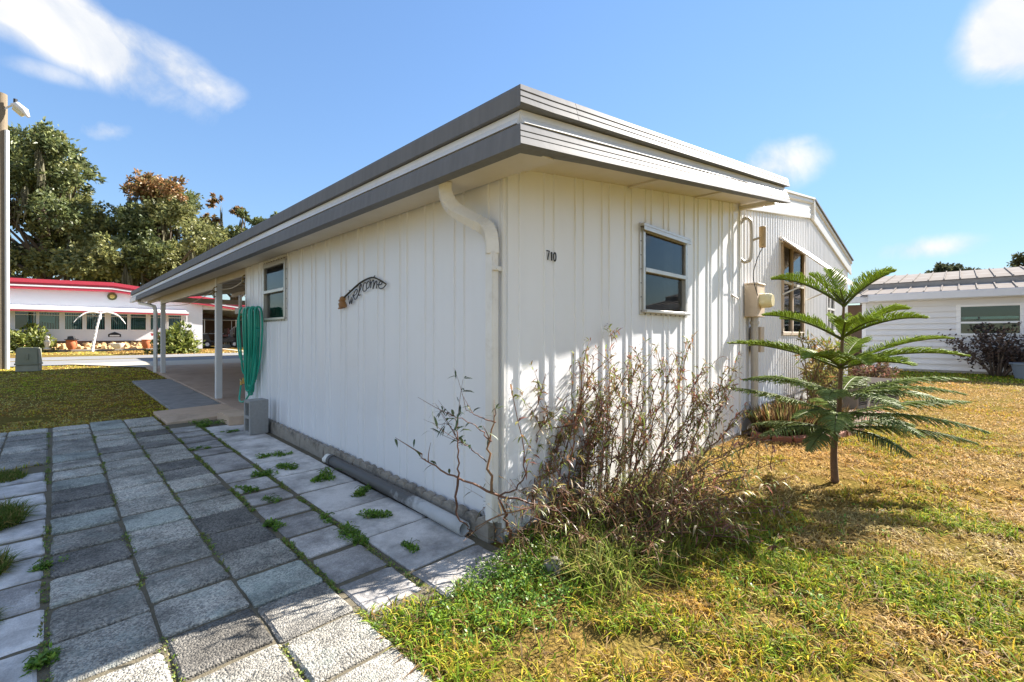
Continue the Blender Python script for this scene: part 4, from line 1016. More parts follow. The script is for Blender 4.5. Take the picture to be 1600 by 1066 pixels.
# lower roof: gutter, pans one by one
mb = MB(); mb.box(XW - .42, XW - .30, -9, .40, 2.42, 2.66); mb.build('gutter', 'gutter_grey', nr, bevel=.012)
mb = MB(); mb.box(XW - .30, XW + .02, -9, .60, 2.40, 2.43); mb.build('soffit', 'white', nr)
mb = MB(); mb.box(XW - .10, XW + .02, .42, 4.4, 2.40, 2.62); mb.build('gutter', 'gutter_grey', nr, bevel=.012)
def pans(y0, y1, step, xa, za, xb, zb, name):
    y = y0; me = None
    while y > y1:
        if me is None:
            m2 = MB(); L_ = Vector((xb - xa, 0, zb - za)); up = Vector((-(zb - za), 0, xb - xa)).normalized()
            prof = [(0, .0), (0, .055), (-.03, .055), (-.035, .008), (-step + .002, .008), (-step + .002, 0)]
            vs = [];
            for t in (0, 1):
                for (yy, h) in prof: vs.append(L_ * t + Vector((0, yy, 0)) + up * h)
            n = len(prof)
            m2.add(vs, [(j, (j + 1) % n, n + (j + 1) % n, n + j) for j in range(n)] + [tuple(range(n)), tuple(range(n, 2 * n))[::-1]])
            me = m2.mesh(name); me.materials.append(M['pan'])
        o = bpy.data.objects.new(name, me); COL.objects.link(o); o.parent = nr; o.location = Vector((xa, y, za)) - ORG[nr]; ORG[o] = Vector((xa, y, za))
        y -= step
pans(.62, -9, .42, XW - .34, 2.665, XW + 1.75, 3.02, 'roof_pan')
mb = MB(); mb.box(XW + 1.70, XW + 1.76, -9, 1.0, 2.98, 3.20); mb.build('upper_fascia', 'pan', nr, bevel=.006)
pans(1.0, -9, .42, XW + 1.66, 3.205, XW + 6.0, 3.92, 'roof_pan')
pans(4.4, .7, .42, XW - .06, 2.625, XW + 1.6, 2.9, 'roof_pan')
mb = MB(); mb.box(XW + .3, XW + 12, -9, .4, .0, 2.42); mb.build('wall', 'lap', nr)
mb = MB(); mb.prism([(XW + 1.8, -8.9, 2.43), (XW + 11, -8.9, 2.43), (XW + 6.1, -8.9, 3.88), (XW + 1.8, -8.9, 3.17)], (0, 9.8, 0)); mb.build('gable_body', 'lap', nr)

# ------------------------------------------------------------------ red-trimmed house across the street
nb = thing('mobile_home', 'white mobile home with red roof bands, eyebrow awning and row of windows', 'mobile home', (0, 30, gh(0, 20)))
YH = 30.0; GZ = gh(0, 20)
K = lambda x: -1.89 + (x + 1.89) * 1.2315            # plan widths read at 24 m, set at 30 m
WX0, WX1 = K(-2.84), K(2.46)
wins = [(-2.84, -2.227), (-2.192, -1.582), (-1.471, -.903), (-.826, -.209), (-.065, .524), (.588, 1.161), (1.274, 1.687), (1.922, 2.453)]
xl, xr = -6.0, K(2.85)
mb = MB(); mb.box(xl, xr, YH, YH + .06, GZ + .50, 1.487); mb.build('wall', 'nb_wall', nb)
mb = MB(); mb.prism([(xl, YH, 2.37), (xr, YH, 2.37), (xr, YH, 3.36), (K(0), YH, 3.50), (xl, YH, 3.42)], (0, .06, 0)); mb.build('wall', 'nb_wall', nb)
edges = [xl] + [v for a, b in wins for v in (K(a), K(b))] + [xr]
for a, b in zip(edges[0::2], edges[1::2]):
    mb = MB(); mb.box(a, b, YH, YH + .06, 1.487, 2.37); mb.build('mullion', 'nb_wall', nb)
mb = MB(); mb.box(xl, xr, YH + .07, YH + .10, GZ - .05, GZ + .50); mb.build('skirting', 'nb_brown', nb)
for i, (a, b) in enumerate(wins):
    a, b = K(a), K(b)
    f = MB(); f.box(a, a + .03, YH - .015, YH + .03, 1.487, 2.37); f.box(b - .03, b, YH - .015, YH + .03, 1.487, 2.37); f.box(a + .03, b - .03, YH - .014, YH + .03, 1.487, 1.52); f.box(a + .03, b - .03, YH - .014, YH + .03, 2.20, 2.225); f.box(a, b, YH + .03, YH + .05, 2.34, 2.37)
    fr = f.build('window', 'white', nb)
    mb = MB(); mb.box(a + .03, b - .03, YH + .03, YH + .034, 1.52, 2.34); mb.build('pane', 'glass_teal', fr)
    mb = MB(); mb.box(a, b, YH + .3, YH + .32, 1.45, 2.4); mb.build('room_recess', 'room', fr)
    bl = MB(); n = 7
    for k in range(n):
        u = a + .06 + (b - a - .10) * k / n
        if i == 0 and k < 4: continue
        bl.hexa([(u, YH + .08, 1.5), (u + .055, YH + .11, 1.5), (u + .055, YH + .113, 1.5), (u, YH + .083, 1.5)], [(u, YH + .08, 2.34), (u + .055, YH + .11, 2.34), (u + .055, YH + .113, 2.34), (u, YH + .083, 2.34)])
    tag(bl.build('vertical_blind', 'blind', fr), kind='stuff')
    if i == 1:
        mb = MB(); mb.prism([(a + .05, YH + .07, 2.28), (b - .2, YH + .07, 2.12), (b - .2, YH + .07, 1.8), (a + .05, YH + .07, 1.9)], (0, .004, 0)); mb.build('curtain', 'blind', fr)
# eyebrow awning
mb = MB(); mb.hexa([(xl, YH - .75, 2.44), (K(2.6), YH - .75, 2.44), (K(2.6), YH - .001, 2.56), (xl, YH - .001, 2.56)], [(xl, YH - .75, 2.47), (K(2.6), YH - .75, 2.47), (K(2.6), YH - .001, 2.68), (xl, YH - .001, 2.68)]); aw = mb.build('eyebrow_awning', 'white', nb)
mb = MB(); mb.box(xl, K(2.61), YH - .79, YH - .752, 2.36, 2.43); mb.build('red_edge', 'red', aw)
mb = MB(); mb.box(xl, K(2.61), YH - .80, YH - .752, 2.432, 2.53); mb.build('white_edge', 'white', aw)
mb = MB(); mb.box(K(2.52), K(2.56), YH - .78, YH - .74, GZ, 2.36); mb.build('post', 'white', nb)
# banded gable roof edge
gz_ = lambda x, k: k - (.020 if x < K(0) else .125) * abs(x - K(0))
xe = K(8.2)
for xa, xb_ in ((xl, K(0)), (K(0), xe)):
    for (z0, z1, o, mm, nm) in ((3.50, 3.62, .30, 'red', 'red_band'), (3.622, 3.70, .32, 'white', 'white_band'), (3.702, 3.80, .30, 'red', 'red_band'), (3.802, 3.98, .36, 'red', 'red_band')):
        mb = MB(); v = lambda x, z, y: (x, y, gz_(x, z))
        mb.hexa([v(xa, z0, YH - o), v(xb_, z0, YH - o), v(xb_, z0, YH + .02), v(xa, z0, YH + .02)], [v(xa, z1, YH - o), v(xb_, z1, YH - o), v(xb_, z1, YH + .02), v(xa, z1, YH + .02)]); mb.build(nm, mm, nb)
    mb = MB(); mb.hexa([v(xa, 3.50, YH + .02), v(xb_, 3.50, YH + .02), v(xb_, 3.50, YH + 14), v(xa, 3.50, YH + 14)], [v(xa, 3.97, YH + .02), v(xb_, 3.97, YH + .02), v(xb_, 3.97, YH + 14), v(xa, 3.97, YH + 14)]); mb.build('roof', 'white', nb)
mb = MB(); mb.tube([(K(0), YH - .001, 3.27), (K(0), YH - .05, 3.27)], [.20, .20], 16); md = mb.build('medallion', mat('medallion_olive', (.10, .10, .03), .5), nb)
mb = MB(); mb.tube([(K(0), YH - .052, 3.27), (K(0), YH - .07, 3.27)], [.11, .08], 8); mb.build('rosette', mat('medallion_gold', (.5, .4, .1), .4), md)
# house number plaque
pl = MB(); pl.prism([(K(-.13), YH - .02, 1.13), (K(.29), YH - .02, 1.13), (K(.29), YH - .02, 1.27), (K(.21), YH - .02, 1.33), (K(.08), YH - .02, 1.40), (K(-.05), YH - .02, 1.33), (K(-.13), YH - .02, 1.27)], (0, .019, 0)); p_ = pl.build('plaque', 'wire_black', nb)
mb = MB(); mb.box(K(-.08), K(.24), YH - .028, YH - .021, 1.16, 1.23); mb.build('plaque_panel', 'white', p_)
# carport bay
mb = MB(); mb.box(xr, K(3.6) - .4, YH + .02, YH + .12, GZ, 3.2); mb.build('wall', 'nb_wall', nb)
mb = MB(); mb.box(xr, xe, YH + 7, YH + 7.1, GZ, 3.0); mb.build('carport_back_wall', 'nb_brown', nb)
mb = MB(); mb.box(K(3.62), K(3.68), YH + 3.0, YH + 3.06, GZ, 2.6); mb.box(K(4.35), K(4.42), YH + 3.0, YH + 3.06, GZ, 2.2); mb.box(K(3.6), xe, YH + 3.0, YH + 3.05, 2.2, 2.27); mb.box(K(3.6), xe, YH + 3.0, YH + 3.04, 1.3, 1.36); mb.build('screen_frame', 'white', nb)
mb = MB(); mb.box(K(3.3), xe, YH + .1, YH + .2, 2.75, 3.0); mb.build('carport_beam', 'nb_wall', nb)
mb = MB(); mb.box(xe - .1, xe, YH, YH + 8, GZ, 3.0); mb.build('wall', 'nb_brown', nb)

def carport_steps():
    t = thing('porch_steps', 'white railed steps at the back of the far red-trimmed carport', 'steps', (K(4.7), YH + 2, GZ))
    for k in range(3):
        mb = MB(); mb.box(K(4.55) + k * .3, K(5.4), YH + 1.6, YH + 2.6, GZ + .01 + k * .2, GZ + .2 + k * .2); mb.build('step', 'white', t)
    mb = MB(); mb.tube([(K(4.5), YH + 1.55, GZ + .75), (K(4.95), YH + 1.55, GZ + 1.35)], .04, 6); mb.build('handrail', 'white', t)
    for k in range(6):
        x = K(4.5) + (K(4.95) - K(4.5)) * k / 5; mb = MB(); mb.box(x - .025, x + .025, YH + 1.53, YH + 1.57, GZ, GZ + .72 + .6 * k / 5); mb.build('baluster', 'white', t)
carport_steps()
# golf cart
gc = thing('golf_cart', 'black golf cart with maroon seat parked in the far carport', 'golf cart', (K(3.9), YH + 1.2, GZ))
bx, by = K(3.30), YH + .9
mb = MB(); mb.prism([(bx, by, GZ + .35), (bx + 2.2, by, GZ + .35), (bx + 2.25, by, GZ + .62), (bx + 1.6, by, GZ + .70), (bx + .75, by, GZ + .45), (bx + .55, by, GZ + .5), (bx + .45, by, GZ + .85), (bx + .1, by, GZ + .85), (bx, by, GZ + .6)], (0, 1.1, 0)); mb.build('body', 'cart', gc, bevel=.02)
mb = MB(); mb.box(bx + .1, bx + 2.1, by - .02, by + 1.12, GZ + 1.78, GZ + 1.84); mb.build('roof', 'cart', gc, bevel=.02)
mb = MB()
for x, y in ((bx + .25, by + .04), (bx + .25, by + 1.06), (bx + 1.95, by + .04), (bx + 1.95, by + 1.06)): mb.tube([(x, y, GZ + .6), (x, y, GZ + 1.78)], .022, 6)
mb.build('roof_posts', 'white', gc)
mb = MB(); mb.box(bx + 1.0, bx + 1.55, by + .06, by + 1.04, GZ + .70, GZ + .84); mb.box(bx + 1.5, bx + 1.62, by + .06, by + 1.04, GZ + .85, GZ + 1.25); mb.build('seat', 'cart_seat', gc, bevel=.03)
mb = MB(); mb.box(bx + .05, bx + .1, by + .03, by + 1.05, GZ + .85, GZ + 1.3); mb.build('windscreen', 'glass_teal', gc)
mb = MB(); mb.tube([(bx + .5, by + .3, GZ + .9), (bx + .75, by + .3, GZ + 1.05)], .02, 6); mb.lathe((bx + .76, by + .3, GZ + 1.05), [(.17, 0), (.17, .03)], 12); mb.build('steering_wheel', 'cart', gc)
for x in (bx + .38, bx + 1.85):
    for y in (by - .04, by + .98):
        mb = MB(); mb.tube([(x, y, GZ + .235), (x, y + .16, GZ + .235)], .22, 16); wv = mb.build('wheel', 'tyre', gc, bevel=.02)
        mb = MB(); mb.tube([(x, y - .012, GZ + .235), (x, y + .17, GZ + .235)], .11, 12); mb.build('rim', 'gutter_grey', wv)
bc = thing('covered_grill', 'tall black covered shape at the right of the far carport', 'covered grill', (K(5.15), YH + .8, GZ))
mb = MB(); mb.lathe((K(5.22), YH + 1.0, GZ + .001), [(.50, 0), (.48, .8), (.46, 1.25), (.38, 1.5), (.15, 1.75), (.0, 1.8)], 12); mb.build('cover', 'black', bc, smooth=True)

# rock bed, pots, ornaments
bedm = MB(); bedm.box(-5.5, K(2.3), 29.0, 29.95, GZ - .02, GZ + .10); rb = tag(bedm.build('rock_bed', 'rock_tan'), 'raised bed of tan rockwork along the red-trimmed house', kind='structure')
mb = MB(); mb.v = []
def rock(mb, c, r, s=1):
    c = Vector(c); base = [(-1, -1, -1), (1, -1, -1), (1, 1, -1), (-1, 1, -1), (-.7, -.7, .7), (.7, -.7, .7), (.7, .7, .7), (-.7, .7, .7), (0, 0, 1.05)]
    P = [c + Vector((p[0] * r[0] * R.uniform(.7, 1.2), p[1] * r[1] * R.uniform(.7, 1.2), p[2] * r[2] * R.uniform(.75, 1.15))) for p in base]
    mb.add(P, [(3, 2, 1, 0), (0, 1, 5, 4), (1, 2, 6, 5), (2, 3, 7, 6), (3, 0, 4, 7), (4, 5, 8), (5, 6, 8), (6, 7, 8), (7, 4, 8)])
rm = []
for k in range(5):
    q = MB(); rock(q, (0, 0, 0), (.16, .13, .12)); me = q.mesh('rock', bevel=.02); me.materials.append(M['rock_tan']); rm.append(me)
for k in range(190):
    o = bpy.data.objects.new('rock', R.choice(rm)); COL.objects.link(o); o.parent = rb
    row = R.random(); o.location = (R.uniform(-5.4, K(2.2)), 29.0 + .85 * row, GZ + .08 + .32 * row); s = R.uniform(.45, .95); o.scale = (s, s, s * R.uniform(.7, 1.1)); o.rotation_euler = (0, 0, R.uniform(0, 6))
mb = MB(); mb.box(-5.6, K(2.4), 28.82, 28.96, GZ - .01, GZ + .09); mb.build('bed_curb', 'stone', rb, bevel=.02)
def pot(x, y, s, m, name, lab, cat, extra=None):
    t = thing(name, lab, cat, (x, y, GZ + .1))
    mb = MB(); mb.lathe((x, y, GZ + .10), [(.10 * s, 0), (.17 * s, .12 * s), (.20 * s, .28 * s), (.17 * s, .38 * s), (.20 * s, .40 * s), (.20 * s, .44 * s), (.15 * s, .43 * s), (.14 * s, .3 * s)], 14); mb.build('pot', m, t, smooth=True)
    return t
t = pot(K(-1.28), 28.72, 1.05, 'terracotta', 'flower_pot', 'orange clay pot with dark hat-shaped lid left of the white palm', 'flower pot')
mb = MB(); mb.lathe((K(-1.28), 28.72, GZ + .563), [(.26, 0), (.26, .03), (.15, .05), (.13, .17), (.0, .2)], 12); mb.build('lid', 'black', t, smooth=True)
t = pot(K(1.03), 28.72, 1.05, 'terracotta', 'flower_pot', 'orange clay pot between the white palm and the carport post', 'flower pot')
t = thing('planter_bowl', 'white low bowl on the tan rockwork under the plaque', 'planter', (K(.08), 28.6, GZ + .1)); mb = MB(); mb.lathe((K(.08), 28.6, GZ + .10), [(.1, 0), (.22, .1), (.30, .25), (.31, .28), (.25, .26), (.1, .15)], 16); mb.build('bowl', 'bowl', t, smooth=True)
t = thing('garden_figurine', 'small pale figurine standing in the rock bed by the left shrub', 'figurine', (K(-1.95), 28.7, GZ + .1)); mb = MB(); mb.lathe((K(-1.95), 28.7, GZ + .1), [(.13, 0), (.15, .06), (.07, .12), (.11, .3), (.12, .4), (.06, .47), (.09, .55), (.07, .64), (0, .67)], 10); mb.build('figure', 'soffit', t, smooth=True)
t = thing('garden_windmill', 'pink and white garden windmill beside the carport post', 'windmill', (K(1.42), 28.7, GZ + .1))
mb = MB(); mb.tube([(K(1.42), 28.7, GZ), (K(1.42), 28.7, GZ + .9)], .02, 6); mb.build('stake', 'white', t)
for k in range(8):
    a = k * math.pi / 4; cx, cz = K(1.42), GZ + .9
    mb = MB(); mb.prism([(cx, 28.68, cz), (cx + .32 * math.cos(a), 28.66, cz + .32 * math.sin(a)), (cx + .30 * math.cos(a + .55), 28.70, cz + .30 * math.sin(a + .55))], (0, .012, 0)); mb.build('blade', 'white' if k % 2 else 'red', t)
# white lit palm ornament
t = thing('palm_ornament', 'white metal palm tree ornament with arching fronds on the far lawn', 'ornament', (K(-.62), 28.2, GZ))
bx, by = K(-.66), 28.2
mb = MB(); pts = [(bx + .30 * (k / 10) ** 1.2 - .05, by, GZ + 1.86 * k / 10) for k in range(11)]
mb.tube(pts, [.062 - .025 * k / 10 for k in range(11)], 8); mb.build('trunk', 'white', t)
for k in range(10):
    mb = MB(); p = Vector(pts[k]); mb.lathe(p, [(.06 - .003 * k, 0), (.085 - .004 * k, .09), (.05, .10)], 8); mb.build('trunk_ring', 'white', t)
top = Vector(pts[-1])
for dx, dy, dr in ((-1.0, .1, -.45), (-.8, -.3, -.2), (-.45, .4, .02), (.0, -.5, -.3), (.45, .3, .0), (.8, -.2, -.2), (1.0, .1, -.5)):
    mb = MB(); e = top + Vector((dx * .95, dy * .6, dr)); m_ = top + Vector((dx * .6, dy * .3, .22)); mb.tube(bez(top, m_, e, 8), [.024] * 8 + [.012], 6); mb.build('frond', 'white', t)

# ------------------------------------------------------------------ street pole and utility box
sp_ = thing('street_lamp', 'wooden utility pole with white conduit and street lamp at the left edge', 'street lamp', (-2.85, 16.0, .36))
c0 = Vector((-2.78, 15.88, .36))
mb = MB(); mb.tube([c0 + Vector((0, 0, -.1)), c0 + Vector((0, 0, 4)), c0 + Vector((0, 0, 7.15))], [.15, .14, .125], 14); mb.build('pole', 'pole_wood', sp_, smooth=True)
mb = MB(); q = c0 + Vector((.12, -.12, 0)); mb.tube([q + Vector((0, 0, -.05)), q + Vector((-.008, .008, 6.2))], .045, 8); mb.build('conduit', 'trim', sp_, smooth=True)
h0 = c0 + Vector((.08, -.08, 6.75)); dirn = Vector((.75, -.45, 0)).normalized()
mb = MB(); mb.tube(bez(h0, h0 + dirn * .10 + Vector((0, 0, .12)), h0 + dirn * .22 + Vector((0, 0, .13)), 6), .022, 8); mb.build('arm', 'trim', sp_)
hp = h0 + dirn * .17 + Vector((0, 0, .13))
mb = MB(); s_ = Vector((-dirn.y, dirn.x, 0)); mb.tube([hp - dirn * .03, hp + dirn * .08 + Vector((0, 0, .01)), hp + dirn * .24 + Vector((0, 0, -.13)), hp + dirn * .33 + Vector((0, 0, -.28))], [.04, .085, .09, .03], 10); mb.build('lamp_head', 'trim', sp_, smooth=True)
mb = MB(); mb.tube([hp + dirn * .04 + Vector((0, 0, -.08)), hp + dirn * .20 + Vector((0, 0, -.24))], [.07, .06], 10); mb.build('lens', 'meter_glass', sp_, smooth=True)
mb = MB(); mb.tube([hp + dirn * .05 + Vector((0, 0, .06)), hp + dirn * .05 + Vector((0, 0, .16))], .04, 8); mb.build('photocell', 'black', sp_)
ub = thing('utility_box', 'weathered olive utility pedestal box on the lawn near the pole', 'utility box', (-2.25, 14.8, .33))
a_ = math.radians(-8)
def ubb(mb, x0, x1, y0, y1, z0, z1, dx=0):
    c, s = math.cos(a_), math.sin(a_); f = lambda x, y, z: (-2.25 + x * c - y * s, 14.8 + x * s + y * c, .31 + z)
    mb.hexa([f(x0, y0, z0), f(x1, y0, z0), f(x1, y1, z0), f(x0, y1, z0)], [f(x0 + dx, y0 + dx, z1), f(x1 - dx, y0 + dx, z1), f(x1 - dx, y1 - dx, z1), f(x0 + dx, y1 - dx, z1)])
mb = MB(); ubb(mb, -.205, .205, -.205, .205, .0, .17); mb.build('base', mat('utility_box_base', (.36, .35, .26), .7, 0, (.25, .24, .18), 8, .7), ub, bevel=.015)
mb = MB(); ubb(mb, -.21, .21, -.21, .21, .195, .60, .015); mb.build('cover', 'box_green', ub, bevel=.025, seg=2)
mb = MB(); ubb(mb, -.03, .03, -.222, -.20, .30, .45); mb.build('lock_plate', 'box_green', ub, bevel=.006)
mb = MB(); ubb(mb, -.22, .22, -.22, .22, .1705, .215); mb.build('rim', 'box_green', ub, bevel=.004)

# ------------------------------------------------------------------ foliage helpers
def rnd_unit(n):
    v = NR.normal(size=(n, 3)); return v / np.linalg.norm(v, axis=1, keepdims=True)
def leaf_quads(P, D, Nn, Ln, Wd, C):
    """pointed leaves: base P, direction D, face normal Nn, length, width, colour; 2 triangles each + a bend"""
    n = len(P); S = np.cross(D, Nn); S /= np.linalg.norm(S, axis=1, keepdims=True) + 1e-9
    Ln = np.broadcast_to(Ln, n)[:, None]; Wd = np.broadcast_to(Wd, n)[:, None]
    m = P + D * Ln * .45 + Nn * Ln * .06
    V = np.stack([P, m + S * Wd * .5, P + D * Ln, m - S * Wd * .5], 1).reshape(-1, 3)
    i = np.arange(n)[:, None] * 4
    F = np.concatenate([i + [[0, 1, 2]], i + [[0, 2, 3]]], 1).reshape(-1, 3)
    return V, F, np.repeat(C, 4, 0)
def cat_geo(L):
    V, F, C = [], [], []; k = 0
    for v, f, c in L:
        V.append(v); F.append(f + k); C.append(c); k += len(v)
    return np.concatenate(V), np.concatenate(F), np.concatenate(C)
def colmix(n, *cols, w=None):
    cols = np.array(cols); i = NR.choice(len(cols), n, p=w); j = NR.choice(len(cols), n, p=w); t = NR.random((n, 1)) * .5
    c = cols[i] * (1 - t) + cols[j] * t
    return c * NR.uniform(.75, 1.25, (n, 1))
def lumpy_tree(name, label, base, clumps, leaf, nleaf, cols, trunk_r, moss=0, group=None, cat='tree', limbs=True, moss_col=((.20, .19, .13), (.14, .13, .085)), shape=.62, trunk_top=None):
    """trunk, limbs to each clump of leaves, leaves in the clumps, grey moss strands"""
    base = Vector(base); t = thing(name, label, cat, base, group)
    top = trunk_top if trunk_top is not None else base + Vector((0, 0, (max(c[2] for c in clumps) - base.z) * .45))
    mb = MB(); mb.tube(bez(base - Vector((0, 0, .3)), (base + top) / 2 + Vector((R.uniform(-.4, .4), R.uniform(-.4, .4), 0)), top, 6), [trunk_r * 1.35] + [trunk_r * (1 - .08 * k) for k in range(6)], 9)
    mb.build('trunk', 'bark', t, smooth='all')
    if limbs:
        mb = MB()
        for c in clumps[::2]:
            c_ = Vector(c[:3]); s = base.lerp(top, R.uniform(.55, 1)); mid = s.lerp(c_, .5) + Vector((R.uniform(-.6, .6), R.uniform(-.6, .6), R.uniform(.1, .9))) * .08 * (c_ - s).length
            mb.tube(bez(s, mid, c_, 5), [trunk_r * .38 * (1 - .14 * k) for k in range(6)], 6, caps=False)
        tag(mb.build('limbs', 'bark', t, smooth='all'), kind='stuff')
    geo = []
    tot = sum(c[3] ** 2 for c in clumps)
    for c in clumps:
        n = max(20, int(nleaf * c[3] ** 2 / tot)); r = c[3]
        # sub-sprigs so that a clump has gaps and edges
        k = max(4, int(n / 28)); u = rnd_unit(k) * (NR.random((k, 1)) ** shape) * r * [1, 1, .72] + np.array(c[:3])
        j = NR.integers(0, k, n)
        P = u[j] + NR.normal(size=(n, 3)) * r * .10
        out = P - np.array(c[:3]); out /= np.linalg.norm(out, axis=1, keepdims=True) + 1e-9
        D = rnd_unit(n) * .8 + out * .6 + [0, 0, -.1]; D /= np.linalg.norm(D, axis=1, keepdims=True)
        Nn = rnd_unit(n) + [0, 0, .8]; Nn -= D * (Nn * D).sum(1, keepdims=True); Nn /= np.linalg.norm(Nn, axis=1, keepdims=True) + 1e-9
        cc = cols[c[4]] if len(c) > 4 else cols[0]
        C = colmix(n, *cc) * (np.array(NR.uniform(.85, 1.15, (k, 1)))[j])
        geo.append(leaf_quads(P, D, Nn, NR.uniform(.7, 1.3, n) * leaf, NR.uniform(.8, 1.2, n) * leaf * .55, C))
    V, F, C = cat_geo(geo); npmesh('crown', V, F, C, M['leaf'], t)
    if moss:
        geo = []
        for k in range(moss):
            c = R.choice(clumps); p = Vector(c[:3]) + Vector((R.uniform(-1, 1), R.uniform(-1, 1), R.uniform(-.9, -.2))) * c[3] * .9
            L_ = R.uniform(.8, 2.4) * leaf * 6; n = 14
            P = np.array(p) + np.stack([NR.normal(0, .10, n), NR.normal(0, .10, n), -NR.random(n) * L_ * .5], 1)
            D = np.stack([NR.normal(0, .06, n), NR.normal(0, .06, n), -np.ones(n)], 1); D /= np.linalg.norm(D, axis=1, keepdims=True)
            Nn = rnd_unit(n); Nn -= D * (Nn * D).sum(1, keepdims=True); Nn /= np.linalg.norm(Nn, axis=1, keepdims=True)
            geo.append(leaf_quads(P, D, Nn, NR.uniform(.4, 1, n) * L_ * .8, NR.uniform(.05, .11, n) * 1.2, colmix(n, *moss_col)))
        V, F, C = cat_geo(geo); tag(npmesh('hanging_moss', V, F, C, M['moss'], t), kind='stuff')
    return t
def at(x, y, d):                                      # a point d metres ahead, in line with photo pixel x, y (used to read positions off)
    return CAM + FW * d + RT * (d * (x - 800) / 711.0) + Vector((0, 0, d * (524 - y) / 711.0))
def crown(px, d, spread, seed):
    rr = random.Random(seed); out = []
    for (x, y, r, ci) in px:
        p = at(x, y, d + rr.uniform(-spread, spread)); out.append((p.x, p.y, p.z, r * d / 711.0, ci))
    return out
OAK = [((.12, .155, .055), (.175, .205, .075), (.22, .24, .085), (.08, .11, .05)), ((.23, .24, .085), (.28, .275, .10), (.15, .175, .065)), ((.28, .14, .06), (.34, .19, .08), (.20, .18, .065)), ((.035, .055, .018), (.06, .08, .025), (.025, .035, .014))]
def fill(n, x0, x1, ytop, ybot, r0, r1, ci, seed):
    """clumps filling the outline between ytop(x) and ybot"""
    rr = random.Random(seed); L_ = []
    for k in range(n):
        x = rr.uniform(x0, x1); r = rr.uniform(r0, r1); yt = ytop(x) + r * .8; y = yt + (ybot - yt) * rr.random() ** 1.15
        L_.append((x, y, r, ci(x, y, rr)))
    return L_
def ip(pts):
    xs, ys = zip(*pts); return lambda x: float(np.interp(x, xs, ys))
t1 = ip([(-90, 300), (-40, 240), (0, 205), (30, 190), (60, 185), (90, 200), (110, 225), (130, 255), (150, 290), (170, 330), (195, 360), (215, 385)])
c1 = fill(75, -90, 175, t1, 425, 18, 36, lambda x, y, r: 1 if (y > 330 and r.random() < .6) else (0 if r.random() < .8 else 1), 3)
b = at(70, 548, 46); b.z = GZ
lumpy_tree('oak_tree', 'tall dark green oak behind the red-trimmed house, nearest the pole', b, crown(c1, 46, 4.5, 1), .40, 62000, OAK, .55, moss=50)
t2 = ip([(185, 345), (200, 330), (215, 290), (225, 268), (250, 275), (285, 275), (300, 300), (320, 330), (330, 345)])
c2 = fill(60, 185, 325, t2, 425, 15, 30, lambda x, y, r: 2 if (y < 306 and x > 205 and r.random() < .85) else (1 if (y > 320 and x > 250) else r.choice((0, 0, 1))), 5)
b = at(255, 548, 48); b.z = GZ
lumpy_tree('oak_tree', 'oak with rust-brown top and hanging grey moss behind the red-trimmed house', b, crown(c2, 48, 4, 2), .38, 44000, OAK, .5, moss=90)
t3 = ip([(318, 335), (328, 318), (338, 300), (352, 302), (363, 320), (378, 323), (395, 338), (415, 335), (430, 328), (442, 330), (452, 350), (470, 390)])
c3 = fill(20, 322, 448, t3, 350, 6, 11, lambda x, y, r: 2 if (x < 372 and r.random() < .7) else 0, 9) + fill(28, 320, 460, ip([(318, 350), (460, 352)]), 440, 13, 24, lambda x, y, r: 2 if (y < 352 and x < 380 and r.random() < .7) else r.choice((0, 0, 1)), 8)
b = at(370, 548, 56); b.z = GZ
lumpy_tree('oak_tree', 'farther oak with orange tip just left of the carport roof line', b, crown(c3, 56, 4, 3), .40, 26000, OAK, .45, moss=16)
tu = ip([(-120, 395), (0, 392), (100, 385), (140, 396), (260, 392), (420, 400)])
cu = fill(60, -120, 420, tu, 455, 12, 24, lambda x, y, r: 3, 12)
b = at(150, 548, 55); b.z = GZ
geo = []
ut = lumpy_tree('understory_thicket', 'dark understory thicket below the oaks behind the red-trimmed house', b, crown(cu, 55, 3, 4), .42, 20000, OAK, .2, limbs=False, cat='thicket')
# trees on the right horizon
GR = [((.055, .065, .035), (.075, .085, .045), (.10, .11, .05)), ((.10, .11, .035), (.13, .13, .04), (.08, .09, .03))]
t4 = ip([(1436, 428), (1460, 415), (1485, 404), (1500, 406), (1515, 412), (1535, 408), (1560, 418), (1570, 424)])
c4 = fill(20, 1440, 1568, t4, 440, 7, 12, lambda x, y, r: 0, 21)
b = at(1500, 530, 70); b.z = 0
lumpy_tree('far_tree', 'grey-green treetop showing above the neighbouring pan roof', b, crown(c4, 70, 3, 5), .42, 8000, GR, .35)
t5 = ip([(1565, 425), (1580, 398), (1592, 386), (1605, 378), (1680, 360), (1760, 420)])
c5 = fill(24, 1568, 1740, t5, 440, 9, 18, lambda x, y, r: 1 if y > 405 else 0, 22)
b = at(1640, 530, 60); b.z = 0
lumpy_tree('far_tree', 'green treetop above the pan roof at the right edge', b, crown(c5, 60, 3, 6), .38, 9000, GR, .35)

